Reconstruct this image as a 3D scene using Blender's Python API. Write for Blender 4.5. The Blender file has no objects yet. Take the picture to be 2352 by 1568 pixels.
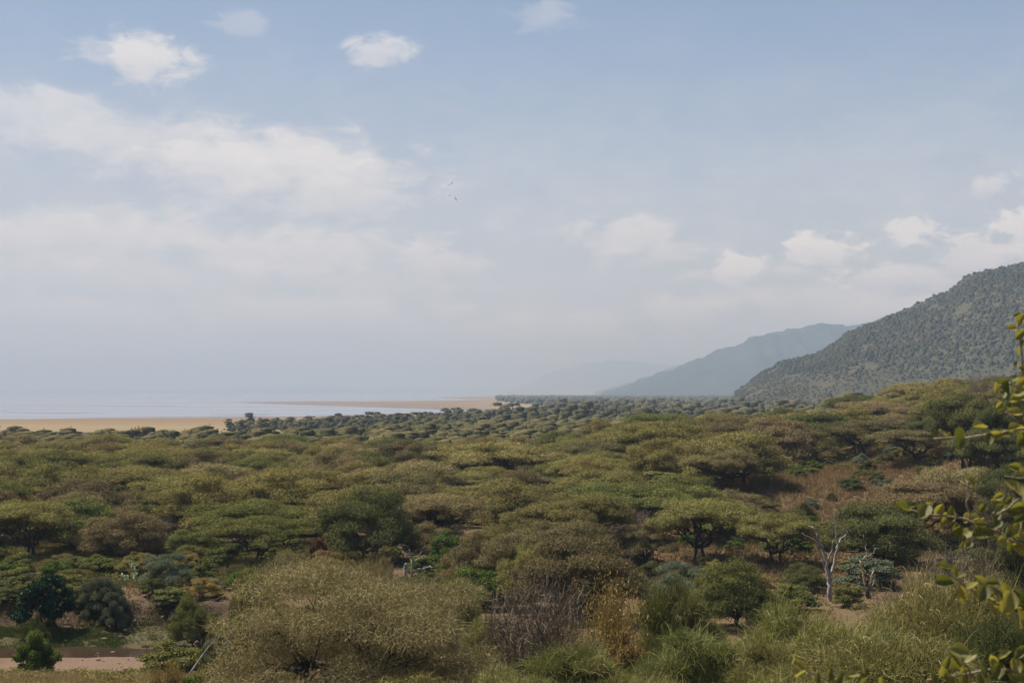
import bpy, math, random
import numpy as np
from mathutils import Vector, Matrix

R_ = math.radians
SC = bpy.context.scene
COL = SC.collection

# ------------------------------------------------------------------ camera
F = 1422.0                     # focal length in pixels of the 1024 px wide frame
CAMZ = 20.0
HORIZON = 392.0
PITCH = math.atan((HORIZON - 341.0) / F)
cd = bpy.data.cameras.new('camera')
cd.sensor_width = 36.0
cd.lens = 36.0 * F / 1024.0
cd.dof.use_dof = True
cd.dof.focus_distance = 160.0
cd.dof.aperture_fstop = 11.0
cd.clip_start = 0.05
cd.clip_end = 90000.0
cam = bpy.data.objects.new('camera', cd)
COL.objects.link(cam)
cam.location = (0, 0, CAMZ)
cam.rotation_euler = (R_(90) + PITCH, 0, 0)
SC.camera = cam

# ------------------------------------------------------------------ render settings / light
SC.render.engine = 'CYCLES'
SC.view_settings.view_transform = 'Standard'
SC.view_settings.look = 'None'
SC.view_settings.gamma = 1.0
SC.view_settings.use_curve_mapping = False
SC.view_settings.exposure = 1.04
cy = SC.cycles
cy.max_bounces = 6
cy.diffuse_bounces = 3
cy.glossy_bounces = 2
cy.transmission_bounces = 3
cy.volume_bounces = 1
cy.transparent_max_bounces = 6
cy.use_denoising = True
cy.use_adaptive_sampling = True
cy.adaptive_threshold = 0.01

SUN_EL, SUN_AZ = R_(60), R_(-62)     # azimuth from +Y towards +X (negative: to the left)
sd = bpy.data.lights.new('sun', 'SUN')
sd.energy = 5.0
sd.angle = R_(0.6)
sd.color = (1.0, 0.94, 0.84)
sun = bpy.data.objects.new('sun', sd)
COL.objects.link(sun)
sv = Vector((math.sin(SUN_AZ) * math.cos(SUN_EL), math.cos(SUN_AZ) * math.cos(SUN_EL), math.sin(SUN_EL)))
sun.rotation_euler = sv.to_track_quat('Z', 'Y').to_euler()
sun.location = (-60, -20, 160)


class S:
    """thin wrapper so node maths can be written as expressions"""
    nt = None

    def __init__(s, k): s.k = k

    @staticmethod
    def m(op, *a, clamp=False):
        n = S.nt.nodes.new('ShaderNodeMath'); n.operation = op; n.use_clamp = clamp
        for i, v in enumerate(a):
            if isinstance(v, S): S.nt.links.new(v.k, n.inputs[i])
            else: n.inputs[i].default_value = v
        return S(n.outputs[0])

    def __add__(s, o): return S.m('ADD', s, o)
    def __radd__(s, o): return S.m('ADD', s, o)
    def __sub__(s, o): return S.m('SUBTRACT', s, o)
    def __rsub__(s, o): return S.m('SUBTRACT', o, s)
    def __mul__(s, o): return S.m('MULTIPLY', s, o)
    def __rmul__(s, o): return S.m('MULTIPLY', s, o)
    def __truediv__(s, o): return S.m('DIVIDE', s, o)

    def step(s, a, b):
        n = S.nt.nodes.new('ShaderNodeMapRange'); n.interpolation_type = 'SMOOTHSTEP'
        S.nt.links.new(s.k, n.inputs['Value'])
        n.inputs['From Min'].default_value = a; n.inputs['From Max'].default_value = b
        return S(n.outputs['Result'])


def nd(t, **kw):
    n = S.nt.nodes.new(t)
    for k, v in kw.items(): setattr(n, k, v)
    return n


def lk(a, b): S.nt.links.new(a.k if isinstance(a, S) else a, b)


def mix(fac, a, b, mode='MIX'):
    n = nd('ShaderNodeMix', data_type='RGBA', blend_type=mode)
    for v, i in ((fac, 0), (a, 6), (b, 7)):
        if isinstance(v, (S,)): lk(v, n.inputs[i])
        elif isinstance(v, (tuple, list)): n.inputs[i].default_value = (*v[:3], 1)
        elif isinstance(v, (int, float)): n.inputs[i].default_value = v
        else: lk(v, n.inputs[i])
    return n.outputs[2]


def noise(vec, scale, detail=4, rough=0.55, dist=0.0, dims='3D'):
    n = nd('ShaderNodeTexNoise', noise_dimensions=dims)
    if vec is not None: lk(vec, n.inputs['Vector'])
    n.inputs['Scale'].default_value = scale
    n.inputs['Detail'].default_value = detail
    n.inputs['Roughness'].default_value = rough
    n.inputs['Distortion'].default_value = dist
    return S(n.outputs['Fac'])


def comb(x, y, z):
    n = nd('ShaderNodeCombineXYZ')
    for i, v in enumerate((x, y, z)):
        if isinstance(v, S): lk(v, n.inputs[i])
        else: n.inputs[i].default_value = v
    return n.outputs[0]


# ------------------------------------------------------------------ sky
world = bpy.data.worlds.new('World')
SC.world = world
world.use_nodes = True
S.nt = world.node_tree
S.nt.nodes.clear()
out = nd('ShaderNodeOutputWorld'); bg = nd('ShaderNodeBackground')
bg.inputs['Strength'].default_value = 0.088
lk(bg.outputs[0], out.inputs[0])
sky = nd('ShaderNodeTexSky', sky_type='NISHITA', sun_disc=False)
sky.sun_elevation = SUN_EL
sky.sun_rotation = SUN_AZ
sky.altitude = 950
sky.air_density = 1.0; sky.dust_density = 2.2; sky.ozone_density = 1.2
tc = nd('ShaderNodeTexCoord')
sp = nd('ShaderNodeSeparateXYZ'); lk(tc.outputs['Generated'], sp.inputs[0])
dx, dy, dz = (S(sp.outputs[i]) for i in range(3))
az = S.m('ARCTAN2', dx, dy); el = S.m('ARCSINE', dz)
# drifting cloud deck seen in perspective
k = 1.0 / S.m('MAXIMUM', dz + 0.05, 0.02) if False else S.m('DIVIDE', 1.0, S.m('MAXIMUM', dz + 0.06, 0.03))
plane = comb(dx * k, dy * k, 0.0)
deck = noise(plane, 0.55, 7, 0.62, 0.4)
fine = noise(comb(az * 30.0, el * 60.0, 1.7), 1.0, 8, 0.60, 0.4)
fine2 = noise(comb(az * 11.0, el * 26.0, 5.2), 1.0, 6, 0.6, 0.2)
low = el.step(0.30, 0.03)                       # more cloud towards the horizon
veil = deck.step(0.50, 0.78) * 0.22 + low * (fine2 * .6 + fine * .4).step(0.38, 0.62) * 0.42
# single clouds: (azimuth, elevation, half width, half height, density, softness)
CL = [(355, 168, 118, 60, .92), (262, 160, 90, 36, .55), (866, 128, 78, 27, .8), (1240, 48, 80, 46, .36), (555, 84, 76, 34, .34),
      (600, 395, 390, 100, 1.0), (760, 430, 230, 90, .9), (330, 350, 340, 70, .8), (80, 300, 260, 66, .7), (250, 560, 480, 80, .85),
      (640, 580, 450, 76, .9), (980, 585, 190, 60, .85), (300, 640, 600, 60, .6), (720, 720, 400, 56, .7), (250, 725, 330, 50, .55), (900, 660, 300, 40, .55),
      (1450, 550, 150, 62, .8), (1530, 590, 120, 50, .65), (1865, 585, 120, 50, 1.2), (1800, 625, 130, 32, .8), (1685, 622, 70, 34, 1.05),
      (1590, 632, 70, 24, .6), (2060, 640, 130, 40, .95), (2180, 600, 140, 70, .95), (2330, 560, 90, 80, 1.05), (1830, 700, 250, 50, .75),
      (1560, 715, 130, 44, .7), (1340, 745, 180, 36, .6), (2240, 450, 60, 26, .75), (2050, 720, 200, 40, .75), (1150, 760, 300, 34, .45)]
tot = None; shade = None
for (cx, cyy, w, h, dn) in CL:
    a0 = (cx - 1176) / 3266.0; e0 = (900 - cyy) / 3266.0; wa = w / 3266.0; ha = h / 3266.0
    u = (az - a0) * (1.0 / wa); v = (el - e0) * (1.0 / ha)
    r2 = u * u + v * v
    m = S.m('SUBTRACT', 1.3, S.m('SQRT', r2)) + (fine - 0.5) * (1.7 if w > 200 else 3.3) + (fine2 - 0.5) * (1.1 if w > 200 else 1.4)
    m = (m.step(0.15, 0.6) if cx > 1500 and dn >= .95 and w < 150 else m.step(0.05, 0.95)) * dn
    sh = v.step(-0.9, 0.5) * m
    tot = m if tot is None else S.m('MAXIMUM', tot, m)
    shade = sh if shade is None else S.m('MAXIMUM', shade, sh)
cover = S.m('ADD', S.m('MAXIMUM', tot * 0.9, veil), 0.0, clamp=True)
ccol = mix(S.m('ADD', shade * 0.65 + (fine - .5) * 1.6 + .2, 0.0, clamp=True), (3.7, 3.75, 4.1), (4.95, 4.78, 4.72))
skyc = mix(0.68, sky.outputs[0], (1.25, 1.7, 2.45))
skyc = mix(low * 0.8, skyc, (3.75, 3.8, 4.05))
lk(mix(cover, skyc, ccol), bg.inputs['Color'])


# ------------------------------------------------------------------ helpers
def D(dxp, dyp, d):
    """the world point at forward distance d seen at position (dxp, dyp) of the 2352 px wide view"""
    u = (dxp * 0.43537 - 512) / F; v = (341 - dyp * 0.43537) / F
    Y = math.cos(PITCH) - v * math.sin(PITCH); Z = math.sin(PITCH) + v * math.cos(PITCH)
    s = d / Y
    return Vector((u * s, d, CAMZ + Z * s))


def Dground(dxp, dyp, z):
    p = D(dxp, dyp, 1.0)
    d = (z - CAMZ) / (p.z - CAMZ)
    return (p.x * d, d)


def mesh(name, V, Fc, mat=None, tone=None, smooth=False):
    V = np.asarray(V, np.float32).reshape(-1, 3); Fc = np.asarray(Fc, np.int32)
    me = bpy.data.meshes.new(name)
    n, kk = Fc.shape
    me.vertices.add(len(V)); me.vertices.foreach_set('co', V.ravel())
    me.loops.add(n * kk); me.loops.foreach_set('vertex_index', Fc.ravel())
    me.polygons.add(n); me.polygons.foreach_set('loop_start', np.arange(n, dtype=np.int32) * kk)
    if smooth: me.polygons.foreach_set('use_smooth', np.ones(n, bool))
    if tone is not None:
        a = me.attributes.new('tone', 'FLOAT', 'POINT'); a.data.foreach_set('value', np.asarray(tone, np.float32))
    if mat: me.materials.append(mat)
    me.update(calc_edges=True)
    me.validate()
    return me


def link(name, me, parent=None, loc=None):
    o = bpy.data.objects.new(name, me); COL.objects.link(o)
    if parent: o.parent = parent
    if loc is not None: o.location = loc
    return o


def tag(o, label=None, cat=None, group=None, kind=None):
    if label: o['label'] = label
    if cat: o['category'] = cat
    if group: o['group'] = group
    if kind: o['kind'] = kind
    return o


def vnoise(x, y, seed=0):
    xi = np.floor(x).astype(np.int64); yi = np.floor(y).astype(np.int64)
    fx = x - xi; fy = y - yi
    fx = fx * fx * (3 - 2 * fx); fy = fy * fy * (3 - 2 * fy)

    def h(a, b):
        v = np.sin(a * 127.1 + b * 311.7 + seed * 74.7) * 43758.5453
        return v - np.floor(v)
    return (h(xi, yi) * (1 - fx) + h(xi + 1, yi) * fx) * (1 - fy) + (h(xi, yi + 1) * (1 - fx) + h(xi + 1, yi + 1) * fx) * fy


def fbm(x, y, seed=0, o=4):
    s = 0; a = .5
    for i in range(o):
        s = s + a * (vnoise(x, y, seed + i * 13) - .5); x = x * 2.03; y = y * 2.03; a *= .5
    return s


def sstep(x, a, b):
    t = np.clip((x - a) / (b - a), 0, 1)
    return t * t * (3 - 2 * t)


# ------------------------------------------------------------------ terrain heights
LEFT = np.array([(-3000, 60), (-60, 24), (0, 18.4), (20, 15.4), (45, 10.6), (60, 7.5), (78, 4.35), (90, 1.75), (99.6, 1.56), (102.6, 1.32), (105, 1.5),
                 (109.6, 2.25), (110.2, 2.5), (111.2, 3.5), (116, 3.8), (140, 3.5), (300, 3.2), (600, 1.8), (760, .9), (1000, .3), (1100, .02), (1500, 0.0), (60000, 0.0)])
MID = np.array([(-3000, 60), (-60, 24), (0, 18.4), (20, 15.0), (45, 9.5), (60, 6.5), (80, 4.4), (92, 3.4), (110, 3.2), (140, 3.5), (300, 3.4), (600, 2.2), (900, 1.0), (1400, .05),
                (1600, 0.0), (60000, 0.0)])


def hgt(x, y):
    x = np.asarray(x, float); y = np.asarray(y, float)
    yw = y + fbm(x * .09, y * 0 + 3.3, 5, 3) * 3.2 * sstep(y, 70, 95) * (1 - sstep(y, 130, 200))
    zl = np.interp(yw, LEFT[:, 0], LEFT[:, 1]); zm = np.interp(y, MID[:, 0], MID[:, 1])
    z = zl + (zm - zl) * sstep(x, -19, -12)
    # eroded bank and terrace on the right
    yb = y + fbm(x * .05, y * .01, 9, 3) * 26 - (x - 40) * .25
    terr = sstep(yb, 166, 199) * sstep(x, 8, 26) * (1 - sstep(y, 330, 480))
    z = z + 4.2 * terr
    # hillside on the far right
    z = z + 7.5 * sstep(x - (y - 150) * .12, 36, 78) * sstep(y, 125, 190) * (1 - .8 * sstep(y, 420, 900))
    amp = np.where(y < 700, 1.0, 0.0) * sstep(np.hypot(x, y), 12, 40)
    z = z + amp * (fbm(x * .06, y * .06, 2) * 1.3 + fbm(x * .5, y * .5, 3, 3) * .35) * (0.35 + .65 * sstep(x, -22, -12))
    z = z + (1 - sstep(x, -21, -15)) * sstep(yw, 105.5, 109) * (1 - sstep(yw, 112.5, 116)) * fbm(x * 1.1, y * .9, 17, 3) * 1.1
    return z


def h1(x, y): return float(hgt(np.array([x]), np.array([y]))[0])


# ------------------------------------------------------------------ materials
def newmat(name):
    m = bpy.data.materials.new(name); m.use_nodes = True
    S.nt = m.node_tree; S.nt.nodes.clear()
    o = nd('ShaderNodeOutputMaterial')
    return m, o


def leafmat(name, a, b, trans=.2, gloss=0.0, rnd=.35, tip=None):
    m, o = newmat(name)
    at = nd('ShaderNodeAttribute', attribute_name='tone')
    oi = nd('ShaderNodeObjectInfo')
    tcn = nd('ShaderNodeTexCoord')
    t = S(at.outputs['Fac'])
    n = noise(tcn.outputs['Object'], .55, 3, .6)
    c = mix(S.m('ADD', t * .7 + (n - .5) * .9, .15, clamp=True), a, b)
    if tip: c = mix(t.step(.8, .95), c, tip)
    hs = nd('ShaderNodeHueSaturation'); lk(c, hs.inputs['Color'])
    r = S(oi.outputs['Random'])
    lk(r * (rnd) + (1.0 - rnd * .5), hs.inputs['Value'])
    r2 = S.m('FRACT', r * 7.31)
    lk(r2 * .03 + .485, hs.inputs['Hue'])
    df = nd('ShaderNodeBsdfDiffuse'); tr = nd('ShaderNodeBsdfTranslucent'); mx = nd('ShaderNodeMixShader')
    lk(hs.outputs[0], df.inputs[0])
    lk(mix(1.0, hs.outputs[0], (1.15, 1.1, .7), 'MULTIPLY'), tr.inputs[0])
    mx.inputs[0].default_value = trans
    lk(df.outputs[0], mx.inputs[1]); lk(tr.outputs[0], mx.inputs[2])
    res = mx.outputs[0]
    if gloss:
        g = nd('ShaderNodeBsdfGlossy'); g.inputs['Roughness'].default_value = .42
        m2 = nd('ShaderNodeMixShader'); m2.inputs[0].default_value = gloss
        lk(res, m2.inputs[1]); lk(g.outputs[0], m2.inputs[2]); res = m2.outputs[0]
    lk(res, o.inputs[0])
    return m


LM = dict(
    olive=leafmat('olive_foliage', (.118, .108, .040), (.198, .172, .064)),
    gold=leafmat('golden_olive_foliage', (.138, .116, .042), (.22, .184, .066)),
    brown=leafmat('brown_thorn_foliage', (.135, .108, .056), (.215, .172, .085)),
    dkbrown=leafmat('dark_brown_foliage', (.10, .084, .042), (.155, .13, .062)),
    green=leafmat('green_foliage', (.085, .092, .030), (.155, .155, .05)),
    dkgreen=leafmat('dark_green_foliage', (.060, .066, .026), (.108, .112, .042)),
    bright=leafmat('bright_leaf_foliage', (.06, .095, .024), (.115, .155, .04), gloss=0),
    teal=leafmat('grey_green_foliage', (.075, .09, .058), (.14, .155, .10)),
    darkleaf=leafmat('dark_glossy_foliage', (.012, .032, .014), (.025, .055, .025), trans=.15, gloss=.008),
    straw=leafmat('straw_twigs', (.125, .105, .055), (.24, .20, .10), tip=(.23, .235, .09)),
    twig=leafmat('grey_bare_twigs', (.12, .092, .068), (.21, .165, .125), trans=.0),
    yellow=leafmat('yellowing_foliage', (.17, .115, .05), (.27, .21, .07)),
    wispy=leafmat('yellow_green_blades', (.105, .10, .037), (.23, .215, .08), tip=(.30, .26, .13)),
    wispgreen=leafmat('green_blades', (.085, .09, .034), (.19, .19, .068), tip=(.25, .235, .10)),
    red=leafmat('rust_foliage', (.14, .068, .038), (.21, .11, .06)),
    pale=leafmat('pale_grey_green_leaves', (.20, .27, .19), (.30, .38, .28)),
    wood=leafmat('mixed_woodland_foliage', (.05, .058, .027), (.145, .117, .055), rnd=0.0),
    scrub=leafmat('hill_scrub_foliage', (.030, .038, .020), (.085, .074, .046), rnd=0.0),
    farwood=leafmat('far_woodland_foliage', (.036, .044, .024), (.115, .094, .05), rnd=0.0, trans=.1),
    hay=leafmat('pale_hay_blades', (.15, .115, .055), (.36, .29, .15), rnd=0.0),
    ochre=leafmat('ochre_grass_blades', (.14, .097, .047), (.24, .175, .087), rnd=0.0),
    dry=leafmat('dry_grass_blades', (.118, .09, .046), (.22, .176, .09), rnd=0.0),
    grass=leafmat('green_grass_blades', (.05, .068, .022), (.095, .115, .04), rnd=0.0),
)


def barkmat(name, a, b, scale=6.0):
    m, o = newmat(name)
    tcn = nd('ShaderNodeTexCoord')
    mp = nd('ShaderNodeMapping'); mp.inputs['Scale'].default_value = (1, 1, .22); lk(tcn.outputs['Object'], mp.inputs[0])
    n = noise(mp.outputs[0], scale, 6, .65, .4)
    p = nd('ShaderNodeBsdfPrincipled'); p.inputs['Roughness'].default_value = .9
    lk(mix(n.step(.3, .72), a, b), p.inputs['Base Color'])
    bp = nd('ShaderNodeBump'); bp.inputs['Strength'].default_value = .6; bp.inputs['Distance'].default_value = .05
    lk(n, bp.inputs['Height']); lk(bp.outputs[0], p.inputs['Normal'])
    lk(p.outputs[0], o.inputs[0])
    return m


BARK = barkmat('dark_bark', (.028, .021, .016), (.065, .05, .038))
DEAD = barkmat('bleached_dead_wood', (.11, .09, .076), (.31, .275, .245), 5.0)
DEADSPLIT = barkmat('split_raw_wood', (.26, .16, .08), (.42, .29, .16), 5.0)
STEM = barkmat('pale_stem_bark', (.20, .15, .10), (.36, .29, .21), 60.0)


def groundmat():
    m, o = newmat('savanna_ground')
    geo = nd('ShaderNodeNewGeometry'); pos = geo.outputs['Position']
    sp = nd('ShaderNodeSeparateXYZ'); lk(pos, sp.inputs[0])
    X, Y, Z = (S(sp.outputs[i]) for i in range(3))
    zn = nd('ShaderNodeAttribute', attribute_name='zone')
    zs = nd('ShaderNodeSeparateColor'); lk(zn.outputs['Color'], zs.inputs[0])
    sand, green, bare = (S(zs.outputs[i]) for i in range(3))
    n1 = noise(pos, .12, 5, .6); n2 = noise(pos, 1.3, 6, .65); n3 = noise(pos, 7.0, 5, .7)
    c = mix(n1.step(.38, .62), (.075, .042, .023), (.095, .064, .034))             # red soil / dry grass litter
    c = mix((n2 * .6 + n3 * .4).step(.42, .66), c, (.105, .074, .038))
    c = mix(n3.step(.58, .75) * .45, c, (.05, .034, .022))
    c = mix((green + (n2 - .5) * .9).step(.4, .7) * .6, c, mix(n3.step(.4, .65), (.035, .042, .016), (.065, .07, .026)))
    c = mix((bare + (n2 - .5) * .7).step(.35, .75), c, mix(n3.step(.35, .7), (.042, .027, .018), (.09, .059, .037)))
    c = mix((sand + (n2 - .5) * .5).step(.35, .65), c, mix(n3.step(.4, .6), (.095, .062, .042), (.135, .088, .06)))
    # open lake plain: tan grassland with rust and straw streaks running along the shore
    st = comb(X * .0016, Y * .016, 0.0)
    s1 = noise(st, 1.0, 4, .55, .2); s2 = noise(st, 3.1, 4, .6, .2)
    pl = mix(s1.step(.38, .6), (.15, .102, .056), (.165, .13, .07))
    pl = mix(s2.step(.52, .72) * .8, pl, (.12, .07, .042))
    pl = mix(Y.step(840, 1000) * (s1.step(.3, .6)) * .55, pl, (.10, .062, .04))
    pl = mix((X.step(-120, 60) * Y.step(1200, 1500)) * .6, pl, (.185, .145, .085))
    wd = mix(s2.step(.4, .65), (.05, .05, .027), (.10, .08, .045))
    onplain = Y.step(520, 640)
    # wooded right-hand side keeps a greener floor
    wood = (X - Y * .055).step(-10, 70)
    pl = mix(wood * .85, pl, wd)
    c = mix(onplain, c, pl)
    p = nd('ShaderNodeBsdfPrincipled'); p.inputs['Roughness'].default_value = .95
    p.inputs['Specular IOR Level'].default_value = .1
    lk(c, p.inputs['Base Color'])
    bp = nd('ShaderNodeBump'); bp.inputs['Strength'].default_value = .7; bp.inputs['Distance'].default_value = .15
    lk(n2 * .7 + n3 * .3, bp.inputs['Height']); lk(bp.outputs[0], p.inputs['Normal'])
    lk(p.outputs[0], o.inputs[0])
    return m


def hillmat(name, cols, sc):
    m, o = newmat(name)
    geo = nd('ShaderNodeNewGeometry'); pos = geo.outputs['Position']
    n1 = noise(pos, sc, 5, .6); n2 = noise(pos, sc * 6, 5, .65); n3 = noise(pos, sc * 28, 3, .6)
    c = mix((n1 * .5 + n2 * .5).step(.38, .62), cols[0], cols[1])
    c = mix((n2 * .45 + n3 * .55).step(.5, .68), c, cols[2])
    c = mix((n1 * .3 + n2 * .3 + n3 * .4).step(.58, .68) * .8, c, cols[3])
    d = nd('ShaderNodeBsdfDiffuse'); lk(c, d.inputs[0]); lk(d.outputs[0], o.inputs[0])
    return m


# ------------------------------------------------------------------ ground sheet
def build_ground():
    azs = np.concatenate([np.arange(-180, -46, 3.0), np.arange(-46, -23.5, .75), np.arange(-23.5, 23.5, .33), np.arange(23.5, 46, .75), np.arange(46, 180, 3.0)])
    r = [.5]
    while r[-1] < 1.0:
        q = r[-1]
        if q < 50: q = q * 1.05 + .15
        break
    rr = list(np.geomspace(.6, 50, 60)) + list(np.arange(50.8, 90, .8)) + list(np.arange(90, 116, .3)) + list(np.arange(116, 210, 1.0)) + list(np.geomspace(211, 1200, 110)) + list(np.geomspace(1230, 30000, 60))
    rr = np.array(rr)
    A, Rr = np.meshgrid(np.radians(azs), rr, indexing='ij')
    cap = np.where(np.abs(np.degrees(A)) < 45.5, 1e9, 2500.0)
    Rr = np.minimum(Rr, cap + Rr * 1e-5)
    X = np.sin(A) * Rr; Y = np.cos(A) * Rr
    Z = hgt(X, Y)
    na, nr = X.shape
    V = np.stack([X, Y, Z], -1).reshape(-1, 3)
    V = np.vstack([V, [[0, 0, 18.4]]])
    i = np.arange(na); j = np.arange(nr - 1)
    I, J = np.meshgrid(i, j, indexing='ij'); I2 = (I + 1) % na
    Q = np.stack([I * nr + J, I * nr + J + 1, I2 * nr + J + 1, I2 * nr + J], -1).reshape(-1, 4)[:, ::-1]
    C = len(V) - 1
    cap_q = []
    me = mesh('ground', V, Q, groundmat(), smooth=True)
    # zones: sand, green bank, bare red earth
    x, y = V[:, 0], V[:, 1]
    left = 1 - sstep(x, -22, -15)
    yw = y + fbm(x * .09, y * 0 + 3.3, 5, 3) * 3.2
    sand = left * sstep(yw, 92, 95) * (1 - sstep(yw, 99.5, 101.2)) * sstep(x, -38, -32)
    green = left * sstep(yw, 99, 101.5) * (1 - sstep(yw, 107.5, 110)) * .9 + .35 * (1 - sstep(y, 55, 75))
    bare = left * sstep(yw, 107.8, 109.8) * (1 - sstep(yw, 112, 114)) * .95 + left * sstep(yw, 99.6, 101) * (1 - sstep(yw, 103.8, 106)) * .8
    path = np.exp(-((x - (32 + (y - 115) * .12)) / 3.0) ** 2) * sstep(y, 95, 108) * (1 - sstep(y, 130, 140))
    bank = sstep(y, 160, 178) * (1 - sstep(y, 196, 206)) * sstep(x, 14, 28) * .45
    bare = np.maximum(np.maximum(bare, path * .8), bank)
    zc = np.zeros((len(V), 4), np.float32); zc[:, 0] = sand; zc[:, 1] = green; zc[:, 2] = np.clip(bare, 0, 1); zc[:, 3] = 1
    a = me.color_attributes.new('zone', 'FLOAT_COLOR', 'POINT'); a.data.foreach_set('color', zc.ravel())
    tag(link('ground', me), kind='structure')


build_ground()


# ------------------------------------------------------------------ lake, wet shore, river
def ngon(name, pts, z, mat, kind='structure', thick=None):
    pts = [(p[0], p[1]) for p in pts]
    me = bpy.data.meshes.new(name)
    me.from_pydata([(x, y, z) for x, y in pts], [], [list(range(len(pts)))])
    import bmesh
    bm = bmesh.new(); bm.from_mesh(me)
    bmesh.ops.triangulate(bm, faces=bm.faces[:])
    bmesh.ops.recalc_face_normals(bm, faces=bm.faces[:])
    for f in bm.faces:
        if f.normal.z < 0: f.normal_flip()
    bm.to_mesh(me); bm.free()
    me.materials.append(mat)
    return tag(link(name, me), kind=kind)


def rough(pts, n, amp, seed):
    """subdivide an outline (x, y) and make it wander a little"""
    o = []; rg = random.Random(seed)
    for a, b in zip(pts, pts[1:]):
        for i in range(n):
            t = i / n
            x = a[0] + (b[0] - a[0]) * t; y = a[1] + (b[1] - a[1]) * t
            j = amp * (y / 1000.0) * (0 if i == 0 else 1)
            o.append((x + rg.uniform(-j, j), y + rg.uniform(-j, j) * .7))
    o.append(pts[-1])
    return o


def lakemat():
    m, o = newmat('lake_water')
    geo = nd('ShaderNodeNewGeometry'); pos = geo.outputs['Position']
    sp = nd('ShaderNodeSeparateXYZ'); lk(pos, sp.inputs[0])
    X, Y = S(sp.outputs[0]), S(sp.outputs[1])
    n = noise(comb(X * .0011, Y * .008, 0.0), 1.0, 4, .55)
    p = nd('ShaderNodeBsdfPrincipled')
    lk(mix(n.step(.45, .7), (.13, .14, .16), (.10, .10, .12)), p.inputs['Base Color'])
    lk(n * .2 + .12, p.inputs['Roughness'])
    bn = noise(comb(X * .25, Y * .9, 0.0), 1.0, 3, .6)
    bp = nd('ShaderNodeBump'); bp.inputs['Strength'].default_value = .12; bp.inputs['Distance'].default_value = .1
    lk(bn, bp.inputs['Height']); lk(bp.outputs[0], p.inputs['Normal'])
    lk(p.outputs[0], o.inputs[0])
    return m


def plainmat(name, a, b, sc, rgh=.9):
    m, o = newmat(name)
    geo = nd('ShaderNodeNewGeometry')
    n = noise(geo.outputs['Position'], sc, 5, .6)
    p = nd('ShaderNodeBsdfPrincipled'); p.inputs['Roughness'].default_value = rgh
    lk(mix(n.step(.35, .65), a, b), p.inputs['Base Color'])
    bp = nd('ShaderNodeBump'); bp.inputs['Strength'].default_value = .5; bp.inputs['Distance'].default_value = .06
    lk(n, bp.inputs['Height']); lk(bp.outputs[0], p.inputs['Normal'])
    lk(p.outputs[0], o.inputs[0])
    return m


G = lambda x, y: Dground(x, y, 0.1)
near = [G(-700, 966), G(-300, 964), G(0, 962), G(150, 960), G(300, 957.5), G(550, 956), G(700, 955), G(830, 951), G(1000, 946.5), G(1095, 944.5)]
spit_lo = [G(1095, 944.5), G(1020, 940), G(900, 935.5), G(760, 931), G(600, 926), G(525, 922.5)]
spit_hi = [G(525, 922.5), G(700, 920.6), G(900, 920.4), G(1000, 919.2), G(1130, 917.2)]
far_r = [G(1130, 917.2), G(1060, 915), G(1000, 912.6), G(1120, 909), G(1200, 906.5), G(1120, 904.6)]
farl = [(9000, 27000), (-14000, 27000), (-14000, 20000), (-3400, 5000)]
outline = rough(near, 6, 4, 1)[:-1] + rough(spit_lo, 6, 2, 2)[:-1] + rough(spit_hi, 6, 2, 3)[:-1] + rough(far_r, 3, 3, 4) + farl
ngon('lake', outline, .10, lakemat())
# wet mud rim along the near shore and the spit, one step below the water sheet
G5 = lambda x, y: Dground(x, y, 0.06)
wet = [G5(-700, 970.5), G5(0, 966), G5(300, 961.5), G5(550, 958.6), G5(700, 957), G5(830, 953), G5(1000, 948.5), G5(1180, 946), G5(1130, 936.5), G5(1020, 932.5),
       G5(900, 928), G5(760, 924.8), G5(600, 922.4), G5(520, 921.8), G5(516, 923.4), G5(600, 928), G5(760, 934), G5(900, 939), G5(1000, 942.5), G5(830, 947), G5(550, 953), G5(0, 957), G5(-700, 960)]
ngon('wet_shore', rough(wet, 5, 2, 7), .05, plainmat('wet_mud', (.055, .038, .034), (.10, .066, .05), .02, .6))

for k_, (xa, xb, yy, th) in enumerate([(10, 250, 946.5, 1.3), (-200, 60, 944.3, .8), (480, 640, 951.5, .8), (-300, 300, 905.6, .5), (0, 480, 931, .5)]):
    top_ = [G(xa + (xb - xa) * i / 12, yy - .15 * math.sin(i * .9)) for i in range(13)]
    bot_ = [G(xa + (xb - xa) * i / 12, yy + th * math.sin(math.pi * (i + .15) / 12.3) + .1 * math.sin(i * 2.1)) for i in range(12, -1, -1)]
    ngon('sandbar', top_ + bot_, .16, bpy.data.materials['wet_mud'])

riv = []
for i in range(41):
    x = -46 + i * 0.68
    riv.append((x, 99.7 + math.sin(i * .9) * .35 + math.sin(i * .37) * .4))
for i in range(40, -1, -1):
    x = -46 + i * 0.68
    riv.append((x, 104.2 + math.sin(i * .6 + 1) * .5 + math.sin(i * 1.7) * .25))
m, o = newmat('river_water')
p = nd('ShaderNodeBsdfPrincipled'); p.inputs['Base Color'].default_value = (.035, .022, .014, 1); p.inputs['Roughness'].default_value = .1
geo = nd('ShaderNodeNewGeometry')
bp = nd('ShaderNodeBump'); bp.inputs['Strength'].default_value = .15; bp.inputs['Distance'].default_value = .03
lk(noise(geo.outputs['Position'], 3.0, 3, .6), bp.inputs['Height']); lk(bp.outputs[0], p.inputs['Normal'])
lk(p.outputs[0], o.inputs[0])
RIVMAT = m
ngon('river', riv, 1.47, RIVMAT)


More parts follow.
